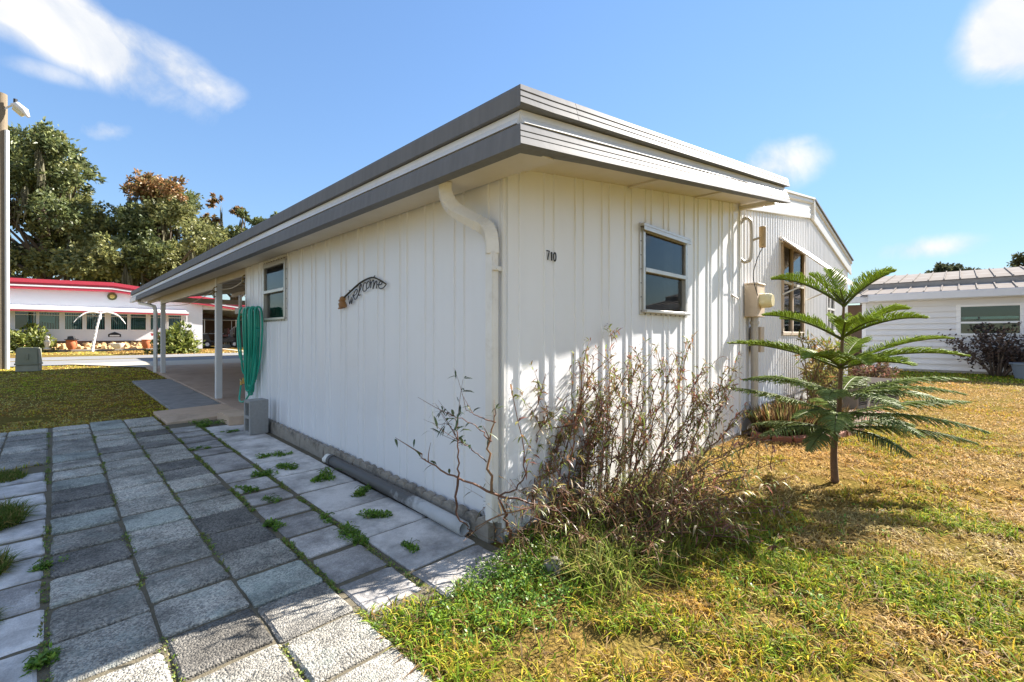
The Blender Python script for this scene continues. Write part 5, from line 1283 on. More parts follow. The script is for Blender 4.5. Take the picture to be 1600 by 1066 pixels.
# round shrubs in front of the red-trimmed house
def round_shrub(label, c, r, hgt, nleaf, leaf, cols, group=None, name='shrub', stems=True):
    c = Vector(c); t = thing(name, label, 'shrub', c, group)
    if stems:
        mb = MB()
        for k in range(14):
            a = R.uniform(0, 6.28); e = c + Vector((math.cos(a) * r * .75, math.sin(a) * r * .75, hgt * R.uniform(.45, .9))); mb.tube(bez(c + Vector((math.cos(a) * .05, math.sin(a) * .05, -.02)), c + Vector((math.cos(a) * r * .3, math.sin(a) * r * .3, hgt * .45)), e, 5), [.025, .022, .018, .014, .01, .006], 5)
        mb.build('branches', 'bark', t)
    n = nleaf; k = int(n / 9)
    u = rnd_unit(k); u[:, 2] = np.abs(u[:, 2]) * 1.0 - .12
    rad = NR.uniform(.55, 1.0, (k, 1)) * (1 + .18 * np.sin(u[:, :1] * 5 + u[:, 1:2] * 4))
    U = u * rad * [r, r, hgt] + np.array(c); j = NR.integers(0, k, n)
    D = rnd_unit(n) * .9 + u[j] * .8 + [0, 0, .25]; D /= np.linalg.norm(D, axis=1, keepdims=True)
    Nn = rnd_unit(n) * .6 + u[j] + [0, 0, .5]; Nn -= D * (Nn * D).sum(1, keepdims=True); Nn /= np.linalg.norm(Nn, axis=1, keepdims=True)
    V, F, C = leaf_quads(U[j] + NR.normal(size=(n, 3)) * leaf * .3, D, Nn, NR.uniform(.7, 1.3, n) * leaf, leaf * .45, colmix(n, *cols))
    npmesh('foliage', V, F, C, M['leaf'], t); return t
YG = ((.16, .20, .035), (.24, .27, .05), (.10, .14, .03), (.30, .31, .08))
b = at(45, 548, 21.5); b.z = GZ
round_shrub('rounded yellow-green shrub beside the street pole', b, .95, 1.25, 2600, .20, YG)
b = at(278, 548, 20.5); b.z = GZ
round_shrub('rounded yellow-green shrub seen past the carport post', b, .85, 1.35, 2600, .20, YG)

# dark-leaved shrub and tub by the neighbour's window
b = Vector((18.1, -2.75, 0)); t = thing('shrub', 'open dark bronze-leaved shrub under the cream house window', 'shrub', b)
tips = []
mb = MB()
for k in range(26):
    a = R.uniform(0, 6.28); rr = R.uniform(.3, 1.25); e = b + Vector((math.cos(a) * rr * .75, math.sin(a) * rr, R.uniform(.8, 1.65) - .25 * rr)); pp = bez(b + Vector((math.cos(a) * .12, math.sin(a) * .15, 0)), b + Vector((math.cos(a) * rr * .35, math.sin(a) * rr * .4, e.z * .6)), e, 6)
    mb.tube(pp, [.022, .02, .017, .014, .011, .008, .005], 5); tips += pp[3:]
mb.build('stems', 'bark', t, smooth='all')
tp = np.array([tuple(p) for p in tips]); n = 2300; j = NR.integers(0, len(tp), n)
P = tp[j] + NR.normal(size=(n, 3)) * .11; D = rnd_unit(n) + [0, 0, .15]; D /= np.linalg.norm(D, axis=1, keepdims=True); Nn = rnd_unit(n) + [0, 0, .5]; Nn -= D * (Nn * D).sum(1, keepdims=True); Nn /= np.linalg.norm(Nn, axis=1, keepdims=True)
V, F, C = leaf_quads(P, D, Nn, NR.uniform(.07, .15, n), .06, colmix(n, (.05, .03, .028), (.08, .05, .035), (.035, .03, .028), (.15, .10, .07))); npmesh('foliage', V, F, C, M['leaf'], t)
t = thing('tub', 'blue-grey plastic tub on the lawn at the right edge', 'tub', (17.35, -3.45, 0)); mb = MB(); mb.lathe((17.35, -3.45, -.02), [(.40, 0), (.48, .40), (.52, .42), (.52, .46), (.46, .45), (.40, .1)], 18); mb.build('tub', 'tub', t, smooth=True)
b = Vector((12.6, -.3, 0)); t = round_shrub('low pinkish-red leaved shrub behind the small pine tree', b, .6, .75, 1400, .10, ((.22, .09, .07), (.30, .15, .11), (.12, .09, .04), (.18, .16, .06)))
for x, y, r, h, lab in ((4.55, -.38, .28, .42, 'dry tawny grass clump in the brick-edged bed nearest the white wall'), (5.15, -.55, .30, .40, 'dry tawny grass clump in the middle of the brick-edged bed'), (5.75, -.30, .26, .38, 'yellow-brown straggly clump at the far end of the brick-edged bed')):
    t = thing('dry_grass_clump', lab, 'plant', (x, y, 0), 'dry clumps in the brick bed')
    n = 1300; a = NR.uniform(0, 6.28, n); q = NR.random(n) ** .5 * r * 1.1
    P = np.stack([x + np.cos(a) * q, y + np.sin(a) * q, np.full(n, .0)], 1); D = np.stack([np.cos(a) * NR.uniform(.1, .9, n), np.sin(a) * NR.uniform(.1, .9, n), np.ones(n)], 1); D /= np.linalg.norm(D, axis=1, keepdims=True)
    Nn = rnd_unit(n); Nn -= D * (Nn * D).sum(1, keepdims=True); Nn /= np.linalg.norm(Nn, axis=1, keepdims=True)
    V, F, C = leaf_quads(P, D, Nn, NR.uniform(.25, 1.0, n) * h, .009, colmix(n, (.26, .12, .05), (.38, .27, .13), (.10, .065, .045), (.20, .23, .06), w=[.25, .25, .25, .25])); npmesh('blades', V, F, C, M['grass'], t)
mb = MB(); t = thing('straggly_plant', 'tall straggly yellow-green plant against the mobile home wall behind the small pine', 'plant', (7.0, -.35, 0))
tips = []
for k in range(30):
    x = R.uniform(5.9, 8.2); e = Vector((x + R.uniform(-.25, .25), -.35 + R.uniform(-.3, .2), R.uniform(.5, 1.15))); pp = bez((x, -.3, 0), (x, -.3, e.z * .6), e, 5); mb.tube(pp, .008, 4); tips += pp[2:]
mb.build('stems', 'bark_pine', t)
tp = np.array([tuple(p) for p in tips]); n = 1500; j = NR.integers(0, len(tp), n); P = tp[j] + NR.normal(size=(n, 3)) * .03; D = rnd_unit(n) + [0, 0, .3]; D /= np.linalg.norm(D, axis=1, keepdims=True); Nn = rnd_unit(n); Nn -= D * (Nn * D).sum(1, keepdims=True); Nn /= np.linalg.norm(Nn, axis=1, keepdims=True)
V, F, C = leaf_quads(P, D, Nn, NR.uniform(.08, .18, n), .025, colmix(n, (.22, .22, .05), (.30, .24, .08), (.14, .17, .04), (.25, .13, .05))); npmesh('foliage', V, F, C, M['leaf'], t)

# ------------------------------------------------------------------ the small Norfolk pine
pine = thing('norfolk_pine', 'young Norfolk Island pine with tiered feathery branches on the sunny lawn', 'tree', (2.76, -1.18, 0))
pb = Vector((2.76, -1.18, 0.0))
tr = catmull([pb + Vector((0, 0, -.03)), pb + Vector((.01, .01, .25)), pb + Vector((.035, -.02, .55)), pb + Vector((.045, -.03, .85)), pb + Vector((.06, -.04, 1.15)), pb + Vector((.07, -.05, 1.50))], 5)
mb = MB(); mb.tube(tr, [.031 - .022 * (i / (len(tr) - 1)) ** .8 for i in range(len(tr))], 9); mb.build('trunk', 'bark_pine', pine, smooth='all')
def trunk_at(z):
    for a, b in zip(tr[:-1], tr[1:]):
        if a.z <= z <= b.z: return a.lerp(b, (z - a.z) / max(b.z - a.z, 1e-6))
    return tr[-1]
def frond(org, ang, length, rise, droop, col, width, vee):
    """main axis curving out; two rows of needle-covered branchlets"""
    h = Vector((math.cos(ang), math.sin(ang), 0)); up = Vector((0, 0, 1)); side = Vector((-h.y, h.x, 0))
    N = 30; axis = []
    for i in range(N + 1):
        t = i / N; axis.append(org + h * (length * (t - .10 * t * t)) + up * (rise * t - droop * t * t) * length)
    V = []; Fs = []; Cs = []; geo = []
    mb = MB(); mb.tube(axis, [.010 * (1 - .75 * i / N) + .001 for i in range(N + 1)], 5, col=(.10, .11, .03))
    rr = R
    ntw = int(length / .0130)
    P, D, Nn, Ln, C = [], [], [], [], []
    for i in range(ntw):
        t = (i + .5) / ntw
        if t < .10: continue
        k = min(int(t * N), N - 1); p = axis[k].lerp(axis[k + 1], t * N - k); tg = (axis[k + 1] - axis[k]).normalized(); nu = side.cross(tg); nu = -nu if nu.z < 0 else nu
        env = min(1, (t - .05) * 4.0) * (1 - max(0, t - .60) / .40 * .82)
        for s in (-1, 1):
            L_ = width * env * rr.uniform(.82, 1.1)
            if L_ < .015 or rr.random() < .03: continue
            d = (side * s * .86 + tg * rr.uniform(.42, .62) + nu * (vee + rr.uniform(-.20, .20))).normalized()
            pts = [p, p + d * L_ * .55 + nu * vee * L_ * .05, p + d * L_ + nu * L_ * (-.10 if vee > .1 else -.18) + tg * L_ * .10]
            cc = tuple(np.array(col) * rr.uniform(.75, 1.25))
            mb.tube(pts, [.0040, .0046, .0016], 4, caps=False, col=cc)
            nn = max(5, int(L_ / .0075))
            for q in range(nn):
                u = (q + .5) / nn; pp = pts[0].lerp(pts[1], u * 2) if u < .5 else pts[1].lerp(pts[2], u * 2 - 1)
                w = rr.uniform(0, 6.28); o = (nu * math.cos(w) + d.cross(nu) * math.sin(w)); dd = (d * .75 + o * .8).normalized()
                P.append(pp); D.append(dd); Nn.append(d.cross(dd)); Ln.append(rr.uniform(.010, .017)); C.append(np.array(col) * rr.uniform(.7, 1.35))
    V1 = np.array([tuple(v) for v in mb.v]); F1 = []
    for f_ in mb.f:
        for q in range(1, len(f_) - 1): F1.append((f_[0], f_[q], f_[q + 1]))
    C1 = np.array(mb.c); geo = [(V1, np.array(F1), C1)]
    if P:
        Nn = np.array([tuple(v) for v in Nn]); Nn /= np.linalg.norm(Nn, axis=1, keepdims=True) + 1e-9
        geo.append(leaf_quads(np.array([tuple(v) for v in P]), np.array([tuple(v) for v in D]), Nn, np.array(Ln), .0036, np.array(C)))
    V_, F_, C_ = cat_geo(geo); o = npmesh('branch', V_, F_, C_, M['needle'], pine); return o
RA = math.atan2(RT.y, RT.x)                           # picture-right
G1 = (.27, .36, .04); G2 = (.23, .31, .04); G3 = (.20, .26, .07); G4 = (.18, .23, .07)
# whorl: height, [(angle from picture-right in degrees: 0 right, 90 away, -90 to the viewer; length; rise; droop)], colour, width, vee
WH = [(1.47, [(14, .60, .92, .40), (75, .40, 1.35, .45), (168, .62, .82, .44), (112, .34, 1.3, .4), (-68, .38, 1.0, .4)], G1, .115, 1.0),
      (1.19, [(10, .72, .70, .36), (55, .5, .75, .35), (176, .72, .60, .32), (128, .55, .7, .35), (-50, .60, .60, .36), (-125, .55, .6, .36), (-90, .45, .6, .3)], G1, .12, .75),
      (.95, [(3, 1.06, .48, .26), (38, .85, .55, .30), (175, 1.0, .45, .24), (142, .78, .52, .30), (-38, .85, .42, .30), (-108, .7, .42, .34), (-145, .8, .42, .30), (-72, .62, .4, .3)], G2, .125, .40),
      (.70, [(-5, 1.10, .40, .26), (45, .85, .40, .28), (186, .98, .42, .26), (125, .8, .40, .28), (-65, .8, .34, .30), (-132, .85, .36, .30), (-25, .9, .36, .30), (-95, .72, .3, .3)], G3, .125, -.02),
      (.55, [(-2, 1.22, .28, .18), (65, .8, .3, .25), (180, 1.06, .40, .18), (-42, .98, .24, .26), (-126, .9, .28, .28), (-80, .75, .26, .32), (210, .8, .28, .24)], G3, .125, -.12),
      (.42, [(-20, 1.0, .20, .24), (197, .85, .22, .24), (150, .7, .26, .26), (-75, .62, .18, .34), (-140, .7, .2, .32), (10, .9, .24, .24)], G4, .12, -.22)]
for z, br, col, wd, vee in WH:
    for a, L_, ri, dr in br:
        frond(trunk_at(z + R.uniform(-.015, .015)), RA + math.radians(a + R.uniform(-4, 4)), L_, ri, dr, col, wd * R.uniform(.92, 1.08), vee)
for k in range(5): frond(tr[-1], RA + k * 1.26, .10, 1.2, .1, G1, .05, .5)

# ------------------------------------------------------------------ the straggly half-dead bush at the corner
bush = thing('dry_bush', 'straggly half-dead bush of thin brown stems and narrow leaves at the wall corner', 'bush', (.7, -.7, 0))
SB = ((.20, .085, .05), (.25, .12, .065), (.15, .07, .045), (.28, .16, .085))
LB = ((.24, .09, .065), (.30, .17, .08), (.20, .22, .05), (.24, .31, .06), (.20, .26, .05), (.36, .27, .14), (.17, .08, .07), (.34, .13, .08))
def stem(base, ctrl, tip, r0, leaves, cols, leaflen=(.05, .10), twigs=3, lw=.010, leafy=.35, name='stem'):
    pp = catmull([base, ctrl, tip], 7); c = R.choice(SB); mb = MB()
    # crooked
    pp = [p + Vector((R.gauss(0, .006), R.gauss(0, .006), R.gauss(0, .004))) * min(1, i / 3) for i, p in enumerate(pp)]
    mb.tube(pp, [r0 * (1 - .7 * i / (len(pp) - 1)) for i in range(len(pp))], 5, col=c)
    lv = [(pp[i], (pp[min(i + 1, len(pp) - 1)] - pp[i - 1]).normalized()) for i in range(int(len(pp) * (1 - leafy)), len(pp))]
    for k in range(twigs):
        i = R.randint(int(len(pp) * .45), len(pp) - 2); d = (pp[i + 1] - pp[i]).normalized(); o = Vector((R.gauss(0, 1), R.gauss(0, 1), R.uniform(.2, 1.2))).normalized()
        L_ = R.uniform(.10, .28); e = pp[i] + (d * .55 + o * .65).normalized() * L_; q = bez(pp[i], pp[i] + d * L_ * .3 + o * L_ * .25, e, 4)
        mb.tube(q, [r0 * .5, r0 * .42, r0 * .34, r0 * .25, r0 * .15], 4, col=c); lv += [(p, (e - pp[i]).normalized()) for p in q[1:]]
    V1 = np.array([tuple(v) for v in mb.v]); F1 = [(f_[0], f_[q], f_[q + 1]) for f_ in mb.f for q in range(1, len(f_) - 1)]
    geo = [(V1, np.array(F1), np.array(mb.c))]
    n = leaves
    if n:
        j = [R.choice(lv) for _ in range(n)]; P = np.array([tuple(a[0]) for a in j]) + NR.normal(size=(n, 3)) * .004; T = np.array([tuple(a[1]) for a in j])
        D = rnd_unit(n) * .9 + T * .55; D /= np.linalg.norm(D, axis=1, keepdims=True)
        D2 = D + np.array([0, 0, -1]) * NR.uniform(.1, .9, (n, 1)); D2 /= np.linalg.norm(D2, axis=1, keepdims=True)
        Nn = rnd_unit(n) * .5 + [0, 0, 1]; Nn -= D * (Nn * D).sum(1, keepdims=True); Nn /= np.linalg.norm(Nn, axis=1, keepdims=True)
        S = np.cross(D, Nn); Ln = NR.uniform(leaflen[0], leaflen[1], n)[:, None]; W_ = NR.uniform(.7, 1.3, n)[:, None] * lw * .5
        a0 = P; a1 = P + D * Ln * .35; a2 = a1 + D2 * Ln * .35; a3 = a2 + (D2 + [0, 0, -.35]) * Ln * .3
        V_ = np.stack([a0, a1 + S * W_, a1 - S * W_, a2 + S * W_ * .8, a2 - S * W_ * .8, a3], 1).reshape(-1, 3); i = np.arange(n)[:, None] * 6
        F_ = np.concatenate([i + [[0, 1, 2]], i + [[1, 3, 2]], i + [[2, 3, 4]], i + [[3, 5, 4]]], 1).reshape(-1, 3)
        geo.append((V_, F_, np.repeat(colmix(n, *cols), 6, 0)))
    V_, F_, C_ = cat_geo(geo); return npmesh(name, V_, F_, C_, M['leaf'], bush)
RTv, FWv = RT, FW
def bp(x, y, d): return at(x, y, d)
rb_ = random.Random(5)
# upright stems, read off the photograph: foot x, tip (x, y), distance
UP = [(870, 700, 1), ]
tipl = [(790, 580), (805, 640), (830, 600), (850, 640), (880, 590), (895, 560), (915, 545), (920, 600), (940, 640), (955, 522), (962, 575), (975, 620), (990, 580), (1005, 560), (1020, 600), (1035, 565), (1050, 570), (1060, 610), (1075, 530), (1085, 585), (1090, 620), (1100, 570), (1115, 600), (1125, 650), (1140, 575), (1150, 600), (870, 660), (900, 690), (930, 700), (980, 680), (1020, 680), (1060, 690), (845, 700), (820, 690), (950, 610), (1005, 640), (910, 640), (1100, 660), (770, 640), (1160, 640)]
tipl += [(x + rb_.uniform(-28, 28), y + rb_.uniform(-5, 75)) for x, y in tipl[::2]]
for (tx, ty) in tipl:
    fx = 805 + (tx - 780) * .66 + rb_.uniform(-45, 45); d0 = rb_.uniform(2.75, 3.15) + max(0, fx - 850) * .0022
    base = bp(fx, 800, d0); base.z = -.01
    tip = bp(tx, ty, d0 + rb_.uniform(.05, .45)); ctrl = base.lerp(tip, .5) + Vector((rb_.uniform(-.08, .08), rb_.uniform(-.08, .08), rb_.uniform(-.02, .10)))
    if tip.y > -.06: tip.y = -.06 - rb_.random() * .15
    stem(base, ctrl, tip, rb_.uniform(.0045, .0075), rb_.randint(80, 140), LB, twigs=5, leafy=.86, lw=.0105, leaflen=(.035, .080))
# low arching stems out to the right and forward
LOWS = [(1200, 830, 960), (1160, 860, 930), (1110, 800, 940), (1050, 840, 900), (1010, 900, 880), (960, 910, 870), (920, 915, 860), (1090, 760, 960), (1150, 700, 990), (1060, 720, 950), (1000, 800, 900), (1190, 760, 1000), (1080, 890, 900), (890, 900, 850), (1130, 810, 960), (1040, 780, 930)]
for (tx, ty, fx) in LOWS + [(1230, 720, 960), (1190, 690, 960), (1215, 850, 930), (1225, 870, 900), (1150, 790, 940), (1180, 740, 980), (1120, 740, 930), (1140, 850, 900), (1080, 830, 880), (1060, 780, 900), (1230, 800, 980), (1100, 880, 900), (1165, 700, 1000), (1020, 860, 880)]:
    d0 = rb_.uniform(2.55, 2.95); base = bp(fx, 850, d0); base.z = -.01; tip = bp(tx, ty, d0 + rb_.uniform(-.1, .45)); tip.z = max(tip.z, .03)
    ctrl = base.lerp(tip, .5) + Vector((0, 0, rb_.uniform(.05, .20)))
    stem(base, ctrl, tip, .0055, rb_.randint(50, 90), LB, twigs=6, leafy=.8, leaflen=(.04, .09))
# branches reaching left past the corner, bare with a few green leaf stars
LG = ((.05, .09, .035), (.07, .11, .04), (.04, .06, .03), (.10, .12, .04))
c0_ = bp(780, 775, 2.55)
foot = bp(800, 850, 2.62); foot.z = 0
stem(foot, bp(790, 810, 2.58), c0_, .013, 0, LG, twigs=0)
for pts_, r, n_ in [([(780, 775), (700, 740), (645, 702)], .008, 8), ([(768, 770), (765, 700), (775, 640)], .009, 10), ([(760, 722), (735, 700), (720, 690)], .004, 12), ([(716, 745), (715, 690), (712, 650)], .0055, 26), ([(768, 690), (740, 665), (700, 648)], .0045, 8), ([(775, 660), (745, 650), (728, 640)], .004, 6), ([(712, 680), (700, 662), (690, 668)], .003, 6), ([(780, 775), (820, 740), (800, 610)], .006, 30), ([(716, 745), (714, 800), (740, 835)], .008, 0), ([(780, 775), (850, 790), (900, 800)], .007, 10), ([(840, 790), (760, 815), (726, 840)], .006, 3)]:
    P3 = [bp(x, y, 2.55 - .0006 * (780 - x)) for x, y in pts_]
    stem(P3[0], P3[1], P3[2], r, n_, LG if pts_[-1][0] < 790 else LB, twigs=2 if n_ else 0, leaflen=(.05, .085), lw=.013, leafy=.5)
# tangle of low stems and blades at the foot
for k in range(80):
    fx = rb_.uniform(780, 1100); fy = rb_.uniform(800, 890); base = bp(fx, fy, 1.22 * 711 / (fy - 524)); base.z = -.01
    a = rb_.uniform(0, 6.28); L_ = rb_.uniform(.2, .5); tip = base + Vector((math.cos(a) * L_ * .8, math.sin(a) * L_ * .8, rb_.uniform(.05, .35))); ctrl = base.lerp(tip, .5) + Vector((0, 0, .12))
    if tip.y > -.04 and tip.x > 0: tip.y = -.05
    stem(base, ctrl, tip, .0035, rb_.randint(14, 30), ((.27, .19, .08), (.22, .12, .05), (.17, .21, .04), (.24, .28, .06), (.12, .07, .04)), twigs=4, leafy=.8, leaflen=(.035, .085), lw=.007)
# tall rank grass and seedlings among the stems
nb_ = 4200; gx_ = NR.uniform(-.05, 1.5, nb_); gy_ = NR.uniform(-.85, -.05, nb_); kk = fbm(gx_, gy_, 4, 3) > .46; gx_, gy_ = gx_[kk], gy_[kk]; nb_ = len(gx_)
BLG = []
def rank_grass():
    V, F, C = blades(gx_, gy_, np.full(nb_, -.015), NR.uniform(.06, .30, nb_), np.full(nb_, .0055), NR.uniform(.3, 1.2, nb_), colmix(nb_, (.20, .27, .04), (.30, .35, .06), (.33, .27, .09), (.20, .14, .06), w=[.35, .3, .2, .15]))
    tag(npmesh('rank_grass', V, F, C, M['grass'], bush), kind='stuff')
# stone in the tangle
t = thing('stone', 'rough grey-brown stone half hidden under the dry bush', 'stone', (-.02, -.30, 0)); p = at(866, 885, 2.38); mb = MB(); rock(mb, (p.x, p.y, .02), (.060, .055, .045)); mb.build('rock', 'stone', t, bevel=.018, seg=2, smooth=True)

# ------------------------------------------------------------------ grass
def inpoly(x, y, P):
    r = np.zeros(len(x), bool); n = len(P)
    for i in range(n):
        x1, y1 = P[i]; x2, y2 = P[(i + 1) % n]
        c = ((y1 > y) != (y2 > y)) & (x < (x2 - x1) * (y - y1) / (y2 - y1 + 1e-12) + x1); r ^= c
    return r
def keep_lawn(x, y):
    j = (fbm(x, y, 6, 3) - .5)
    k = np.ones(len(x), bool)
    k &= ~inpoly(x, y, [(0, 0), (4.05, 0), (4.05, .05), (12, .05), (12, 18), (4.05, 18), (4.05, 14.3), (0, 14.3)])
    k &= ~inpoly(x, y, [(0, 14.2), (4.0, 14.2), (5.0, 16.1), (5.4, 16.6), (-1.6, 16.6), (-.9, 15.6)])
    k &= ~((y > 16.35) & (y < 21.35)); k &= ~inpoly(x, y, [(4.6, 21.3), (11, 21.3), (10.5, 32), (5.3, 32)])
    k &= ~((y > 28.8) & (y < 45) & (x > -6) & (x < 11))
    k &= ~((x > 18.9) & (y > -9) & (y < 5))
    e = j * .09
    k &= ~((x > -1.905) & (x < -.93 + e) & (y < 5.75)); k &= ~((x > -.95) & (x < -.60) & (y > -.16 + e - .3 * (x + .6)) & (y < 5.6)); k &= ~((x >= -.62) & (x < .0) & (y > -.20 + e) & (y < 5.1))
    k &= ~((x > -2.20 + e * 1.6) & (x < -1.90) & (y > -1.3) & (y < 3.80)); k &= ~((x < -1.9) & (x > -6.2) & (y > 3.86) & (y < 5.74 + e * .6))
    k &= ~((x > -.86) & (x < .0) & (y > 5.1) & (y < 6.15)); k &= ~((x > -.655 + e * .5) & (x < .0) & (y > 6.1) & (y < 10.6))
    k &= ~inpoly(x, y, [(4.1, -.02), (4.05, -.42), (4.3, -.75), (5.0, -.95), (7.3, -1.0), (7.4, .0)])
    k &= ~((x > -.4) & (x < .0) & (y > 4.5) & (y < 5.1))
    # bare soil round the pine and in patches
    dp = np.hypot(x - 2.76, y + 1.18); k &= ~((dp < .42) & (fbm(x, y, 5, 3) > .40 + dp * .25) & (NR.random(len(x)) > .16))
    k &= ~((np.hypot(x + .15, y + .55) < .55) & (fbm(x, y, 7, 3) > .56))
    return k
def blades(x, y, z, h, w, lean, C, seg=2):
    n = len(x); a = NR.uniform(0, 2 * np.pi, n); d = np.stack([np.cos(a), np.sin(a), np.zeros(n)], 1); s = np.stack([-np.sin(a + NR.normal(0, .5, n)), np.cos(a + NR.normal(0, .5, n)), np.zeros(n)], 1)
    P = np.stack([x, y, z], 1); h = h[:, None]; w = w[:, None]; lean = lean[:, None]; up = np.array([[0, 0, 1.]])
    m = P + d * lean * h * .45 + up * h * (.62 - .2 * lean); t = P + d * lean * h * 1.15 + up * h * np.clip(1.0 - .62 * lean, .12, 1)
    V = np.stack([P - s * w * .5, P + s * w * .5, m + s * w * .42, m - s * w * .42, t], 1).reshape(-1, 3); i = np.arange(n)[:, None] * 5
    F = np.concatenate([i + [[0, 1, 2]], i + [[0, 2, 3]], i + [[3, 2, 4]]], 1).reshape(-1, 3)
    c = np.repeat(C, 5, 0); return V, F, c
GC = np.array([(.115, .185, .016), (.17, .23, .018), (.30, .29, .022), (.37, .26, .035), (.37, .235, .04), (.23, .115, .03), (.46, .32, .12)])
def lawn_colour(x, y):
    """green, yellowing or dead straw by patch"""
    n = len(x); g_ = fbm(x, y, .75, 4) * .55 + fbm(x + 40, y + 9, 2.8, 3) * .45
    dead = np.clip((g_ - .385) / .17, 0, 1)
    dead = np.clip(dead * .86 + .14 + np.where(x > 1.2, .08, 0) + np.where(x > 2.4, .08, 0) + np.clip((x - 3.2 - y) * .03, 0, .25), 0, 1)
    # greener close to the path corner; left lawn's golden-green mix paints its shade lighter
    dead = np.where((x < .3) & (y > -.75) & (y < .3), dead * .30, dead); dead = np.where((x < 0) & (y > 3), dead * .55 + .25, dead); dead = np.where((y > 13) & (x < 6), .35 + dead * .5, dead)
    dead = np.where((y > 21), .85, dead)
    dead = np.where((x > 15.5) & (y < 3) & (y > -9), dead * .15, dead)
    u = NR.random(n); s = np.clip(dead * 1.15 + NR.normal(0, .26, n), 0, 1) * 6.0 * .97
    i = np.clip(s.astype(int), 0, 5); f_ = (s - i)[:, None]; C = GC[i] * (1 - f_) + GC[np.minimum(i + 1, 6)] * f_
    hue = (fbm(x + 11, y - 7, .45, 3) - .5)[:, None]; return np.clip(C * 1.32 * NR.uniform(.62, 1.32, (n, 1)) * (1 + hue * [.35, -.2, -.6]), 0, .7), dead
rank_grass()
geo = []
fwx, fwy = FW.x, FW.y
def field(x0, x1, y0, y1, dens, h, w, dmin, dmax, right_only=None):
    n = int((x1 - x0) * (y1 - y0) * dens); x = NR.uniform(x0, x1, n); y = NR.uniform(y0, y1, n)
    dx, dy = x - CAM.x, y - CAM.y; dep = dx * fwx + dy * fwy; lat = dx * RT.x + dy * RT.y
    k = (dep > dmin) & (dep < dmax) & (np.abs(lat) < dep * 1.45 + 1.8) & ((np.abs(lat) < dep * 1.18 + .5) | (NR.random(len(x)) < .55)); x, y = x[k], y[k]; k = keep_lawn(x, y); x, y = x[k], y[k]
    cl = fbm(x, y, 7.5, 3); k = NR.random(len(x)) < np.clip((cl - .30) * 3.6, .10, 1); x, y = x[k], y[k]; n = len(x)
    if not n: return
    # tufts: blades gather
    C, dead = lawn_colour(x, y); litter = NR.random(n) < .16; C[litter] = colmix(int(litter.sum()), (.10, .06, .03), (.22, .12, .05), (.38, .26, .13)); left_ = (x < 0) & (y > 5.5); C = np.where(left_[:, None], np.minimum(C * [1.75, 1.65, 1.3], .6), C); hh = np.where(left_, .7, 1) * h * NR.uniform(.5, 1.25, n) * (1.15 - .45 * dead) * (.6 + .8 * fbm(x, y, 5.5, 2)); lean = np.clip(NR.normal(.75, .3, n) + .35 * dead + litter * .4 + left_ * .35, .1, 1.4)  # left lawn lies in the house's shadow: colour brightened to lift that shade
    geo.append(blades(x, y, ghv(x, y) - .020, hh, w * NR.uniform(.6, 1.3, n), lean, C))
    print('grass', n)
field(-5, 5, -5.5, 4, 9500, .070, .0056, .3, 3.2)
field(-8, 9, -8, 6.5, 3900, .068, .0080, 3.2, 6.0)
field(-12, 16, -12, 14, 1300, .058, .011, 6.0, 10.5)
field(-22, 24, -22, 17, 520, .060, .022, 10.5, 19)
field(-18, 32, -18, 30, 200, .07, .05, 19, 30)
V, F, C = cat_geo(geo); gr = npmesh('grass', V, F, C, M['grass']); tag(gr, 'patchy lawn grass, green to straw yellow', 'grass', kind='stuff')

# broader green weeds in the lawn near the corner (clover-like ground cover)
def rosette(c, r, h, n, leaf, cols, m='leaf'):
    a = NR.uniform(0, 6.28, n); q = NR.random(n) ** .5 * r; P = np.stack([c[0] + np.cos(a) * q, c[1] + np.sin(a) * q, c[2] + NR.uniform(.1, 1, n) * h * (1 - .6 * (q / r))], 1)
    D = rnd_unit(n) * .7 + np.stack([np.cos(a), np.sin(a), NR.uniform(.0, .9, n)], 1) * .7; D /= np.linalg.norm(D, axis=1, keepdims=True); Nn = rnd_unit(n) * .35 + [0, 0, 1]; Nn -= D * (Nn * D).sum(1, keepdims=True); Nn /= np.linalg.norm(Nn, axis=1, keepdims=True)
    return leaf_quads(P, D, Nn, NR.uniform(.6, 1.3, n) * leaf, leaf * .6, colmix(n, *cols))
WG = ((.13, .27, .03), (.19, .35, .04), (.09, .19, .03), (.26, .36, .06))
geo = []
for k in range(420):
    x = R.gauss(-.12, .34); y = R.gauss(-.32, .16)
    if y > -.09 - max(0, (-x - .3)) * .5 and x < .0: continue
    if y > -.02 or x < -.9: continue
    geo.append(rosette((x, y, -.01), .035, R.uniform(.03, .085), 12, .019, WG))
for k in range(90):
    x = R.uniform(.3, 2.2); y = R.uniform(-1.6, -.15); geo.append(rosette((x, y, -.01), .03, .05, 9, .022, WG))
V, F, C = cat_geo(geo); tag(npmesh('ground_cover', V, F, C, M['leaf']), 'low leafy green weeds spreading at the house corner', 'weeds', kind='stuff')
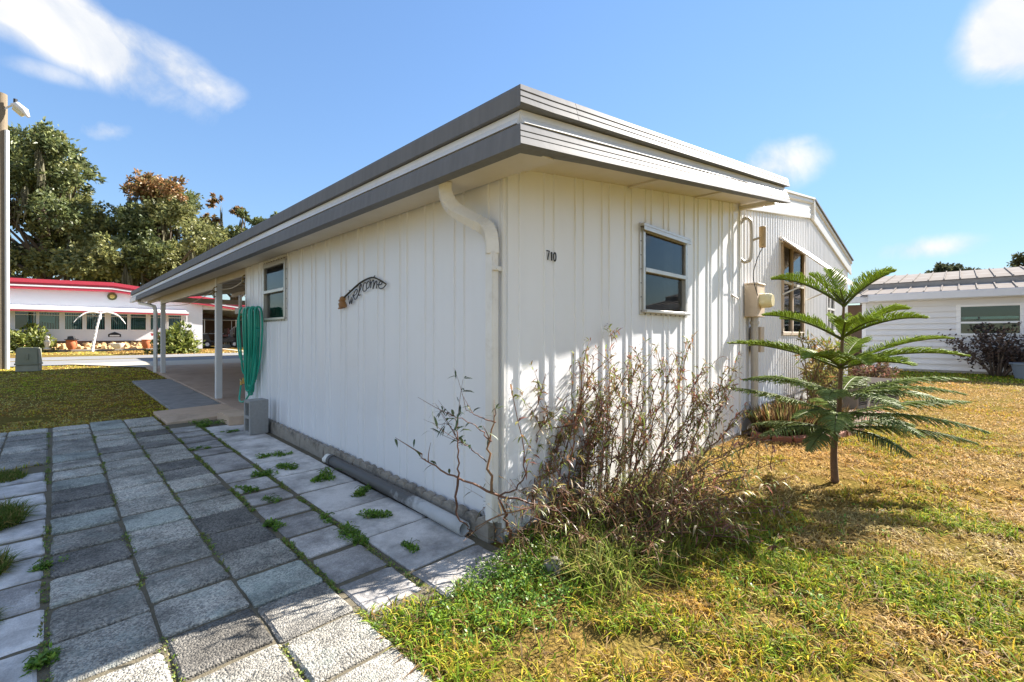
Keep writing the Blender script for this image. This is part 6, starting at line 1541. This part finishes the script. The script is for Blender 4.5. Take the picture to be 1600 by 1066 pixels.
# moss and tiny weeds in the paver joints
geo = []
for k in range(2300):
    c = R.choice((-1.90, -1.573, -1.25, -.925, -.925, -.925, -.612, -.612)); y = R.uniform(-.6, 5.4)
    if fbm(np.array([c * 3]), np.array([y]), 2.2, 3)[0] < .42: continue
    x = c + .006 * max(y - 1, 0) * (1 if c > -1.6 else 0) + R.gauss(0, .007); geo.append(rosette((x, y, gh(x, y) - .008), R.uniform(.006, .016), R.uniform(.006, .022), 8, R.uniform(.008, .016), WG + ((.24, .18, .07), (.30, .28, .07), (.20, .22, .05), (.26, .24, .06))))
V, F, C = cat_geo(geo); tag(npmesh('joint_weeds', V, F, C, M['leaf']), 'fine moss and seedlings in the paver joints', 'weeds', kind='stuff')
WGRP = 'weed clumps growing in the paver joints'
for (x, y, r, h, lab) in [(-.33, 2.73, .10, .06, 'round weed clump on the smooth pavers nearest the cinder block'), (-.43, 2.30, .11, .055, 'long weed clump on a smooth-paver joint below the round one'), (-.62, 2.24, .10, .05, 'sprawling weed clump between narrow and smooth pavers'), (-.265, 1.80, .115, .10, 'tall leafy weed clump by the upper end of the drain pipe'), (-.20, 1.30, .08, .085, 'leafy weed clump tucked against the middle of the drain pipe'), (-.37, .82, .10, .06, 'weed clump spread flat in the middle of the smooth pavers'), (-.64, .70, .09, .06, 'weed clump filling the gap between two worn narrow pavers'), (-.62, 1.03, .055, .055, 'small weed clump at the corner of a pale smooth paver'), (-.43, .33, .055, .045, 'tiny weed clump near the dirty paver by the lawn'), (-.61, .58, .06, .04, 'low weed clump just below the gap-filling one'), (-.50, 4.68, .20, .09, 'big green weed patch beside the tan step block'), (-.83, 3.55, .07, .03, 'flat weed tuft on the narrow pavers below the ramp'), (-.78, 1.62, .07, .045, 'weed tuft on the joint between speckled and narrow pavers'), (-.90, 1.15, .05, .045, 'bushy weed tuft at a speckled paver corner'), (-.82, 1.95, .06, .035, 'straggling weed tuft along a narrow paver edge'), (-1.905, 1.42, .05, .05, 'green and brown weed tuft in the left border joint'), (-1.91, .50, .05, .06, 'spiky weed tuft at the near left border'), (-.40, 4.15, .07, .03, 'flat weed tuft in front of the cinder block')]:
    t = thing('weed_clump', lab, 'weed', (x, y, gh(x, y)), WGRP)
    gw = []; ax = R.choice((0, math.pi / 2)) + R.gauss(0, .25); sz = R.uniform(.014, .026)
    for q in range(9):
        e = R.gauss(0, .55) * r * 1.25; w_ = R.gauss(0, .28) * r; cx_, cy_ = x + math.cos(ax) * e - math.sin(ax) * w_, y + math.sin(ax) * e + math.cos(ax) * w_
        gw.append(rosette((cx_, cy_, gh(cx_, cy_) - .008), r * R.uniform(.18, .42), h * R.uniform(.3, 1.0), int(14 + r * 320), sz, WG + (((.30, .24, .09),) if q == 0 else ())))
    V, F, C = cat_geo(gw); npmesh('leaves', V, F, C, M['leaf'], t)
    mb = MB()
    for k in range(6):
        a = R.uniform(0, 6.28); mb.tube(bez((x, y, gh(x, y)), (x + math.cos(a) * r * .4, y + math.sin(a) * r * .4, gh(x, y) + h), (x + math.cos(a) * r, y + math.sin(a) * r, gh(x, y) + h * .4), 3), .0018, 4, col=(.08, .13, .03))
    mb.build('runners', 'stem', t)
# overgrown tufts on the left border pavers
for (x, y, r, h, lab) in [(-2.17, 2.35, .17, .15, 'thick grass tuft overhanging the left border pavers'), (-2.17, 1.55, .13, .11, 'smaller grass tuft over the left border, nearer'), (-2.17, 3.50, .15, .07, 'low grass tuft at the far end of the left border'), (-2.15, .95, .10, .07, 'thin grass tuft at the left picture edge, nearest of the border tufts')]:
    t = thing('grass_tuft', lab, 'grass tuft', (x, y, gh(x, y)), 'grass tufts over the border pavers')
    n = 2200; a = NR.uniform(0, 6.28, n); q = NR.random(n) ** .6 * r; X_ = x + np.cos(a) * q; Y_ = y + np.sin(a) * q * 1.3
    V, F, C = blades(X_, Y_, ghv(X_, Y_) - .015, NR.uniform(.5, 1.2, n) * h, np.full(n, .005), NR.uniform(.3, 1.1, n), colmix(n, (.10, .17, .025), (.17, .22, .04), (.07, .12, .02), (.35, .27, .09))); npmesh('blades', V, F, C, M['grass'], t)
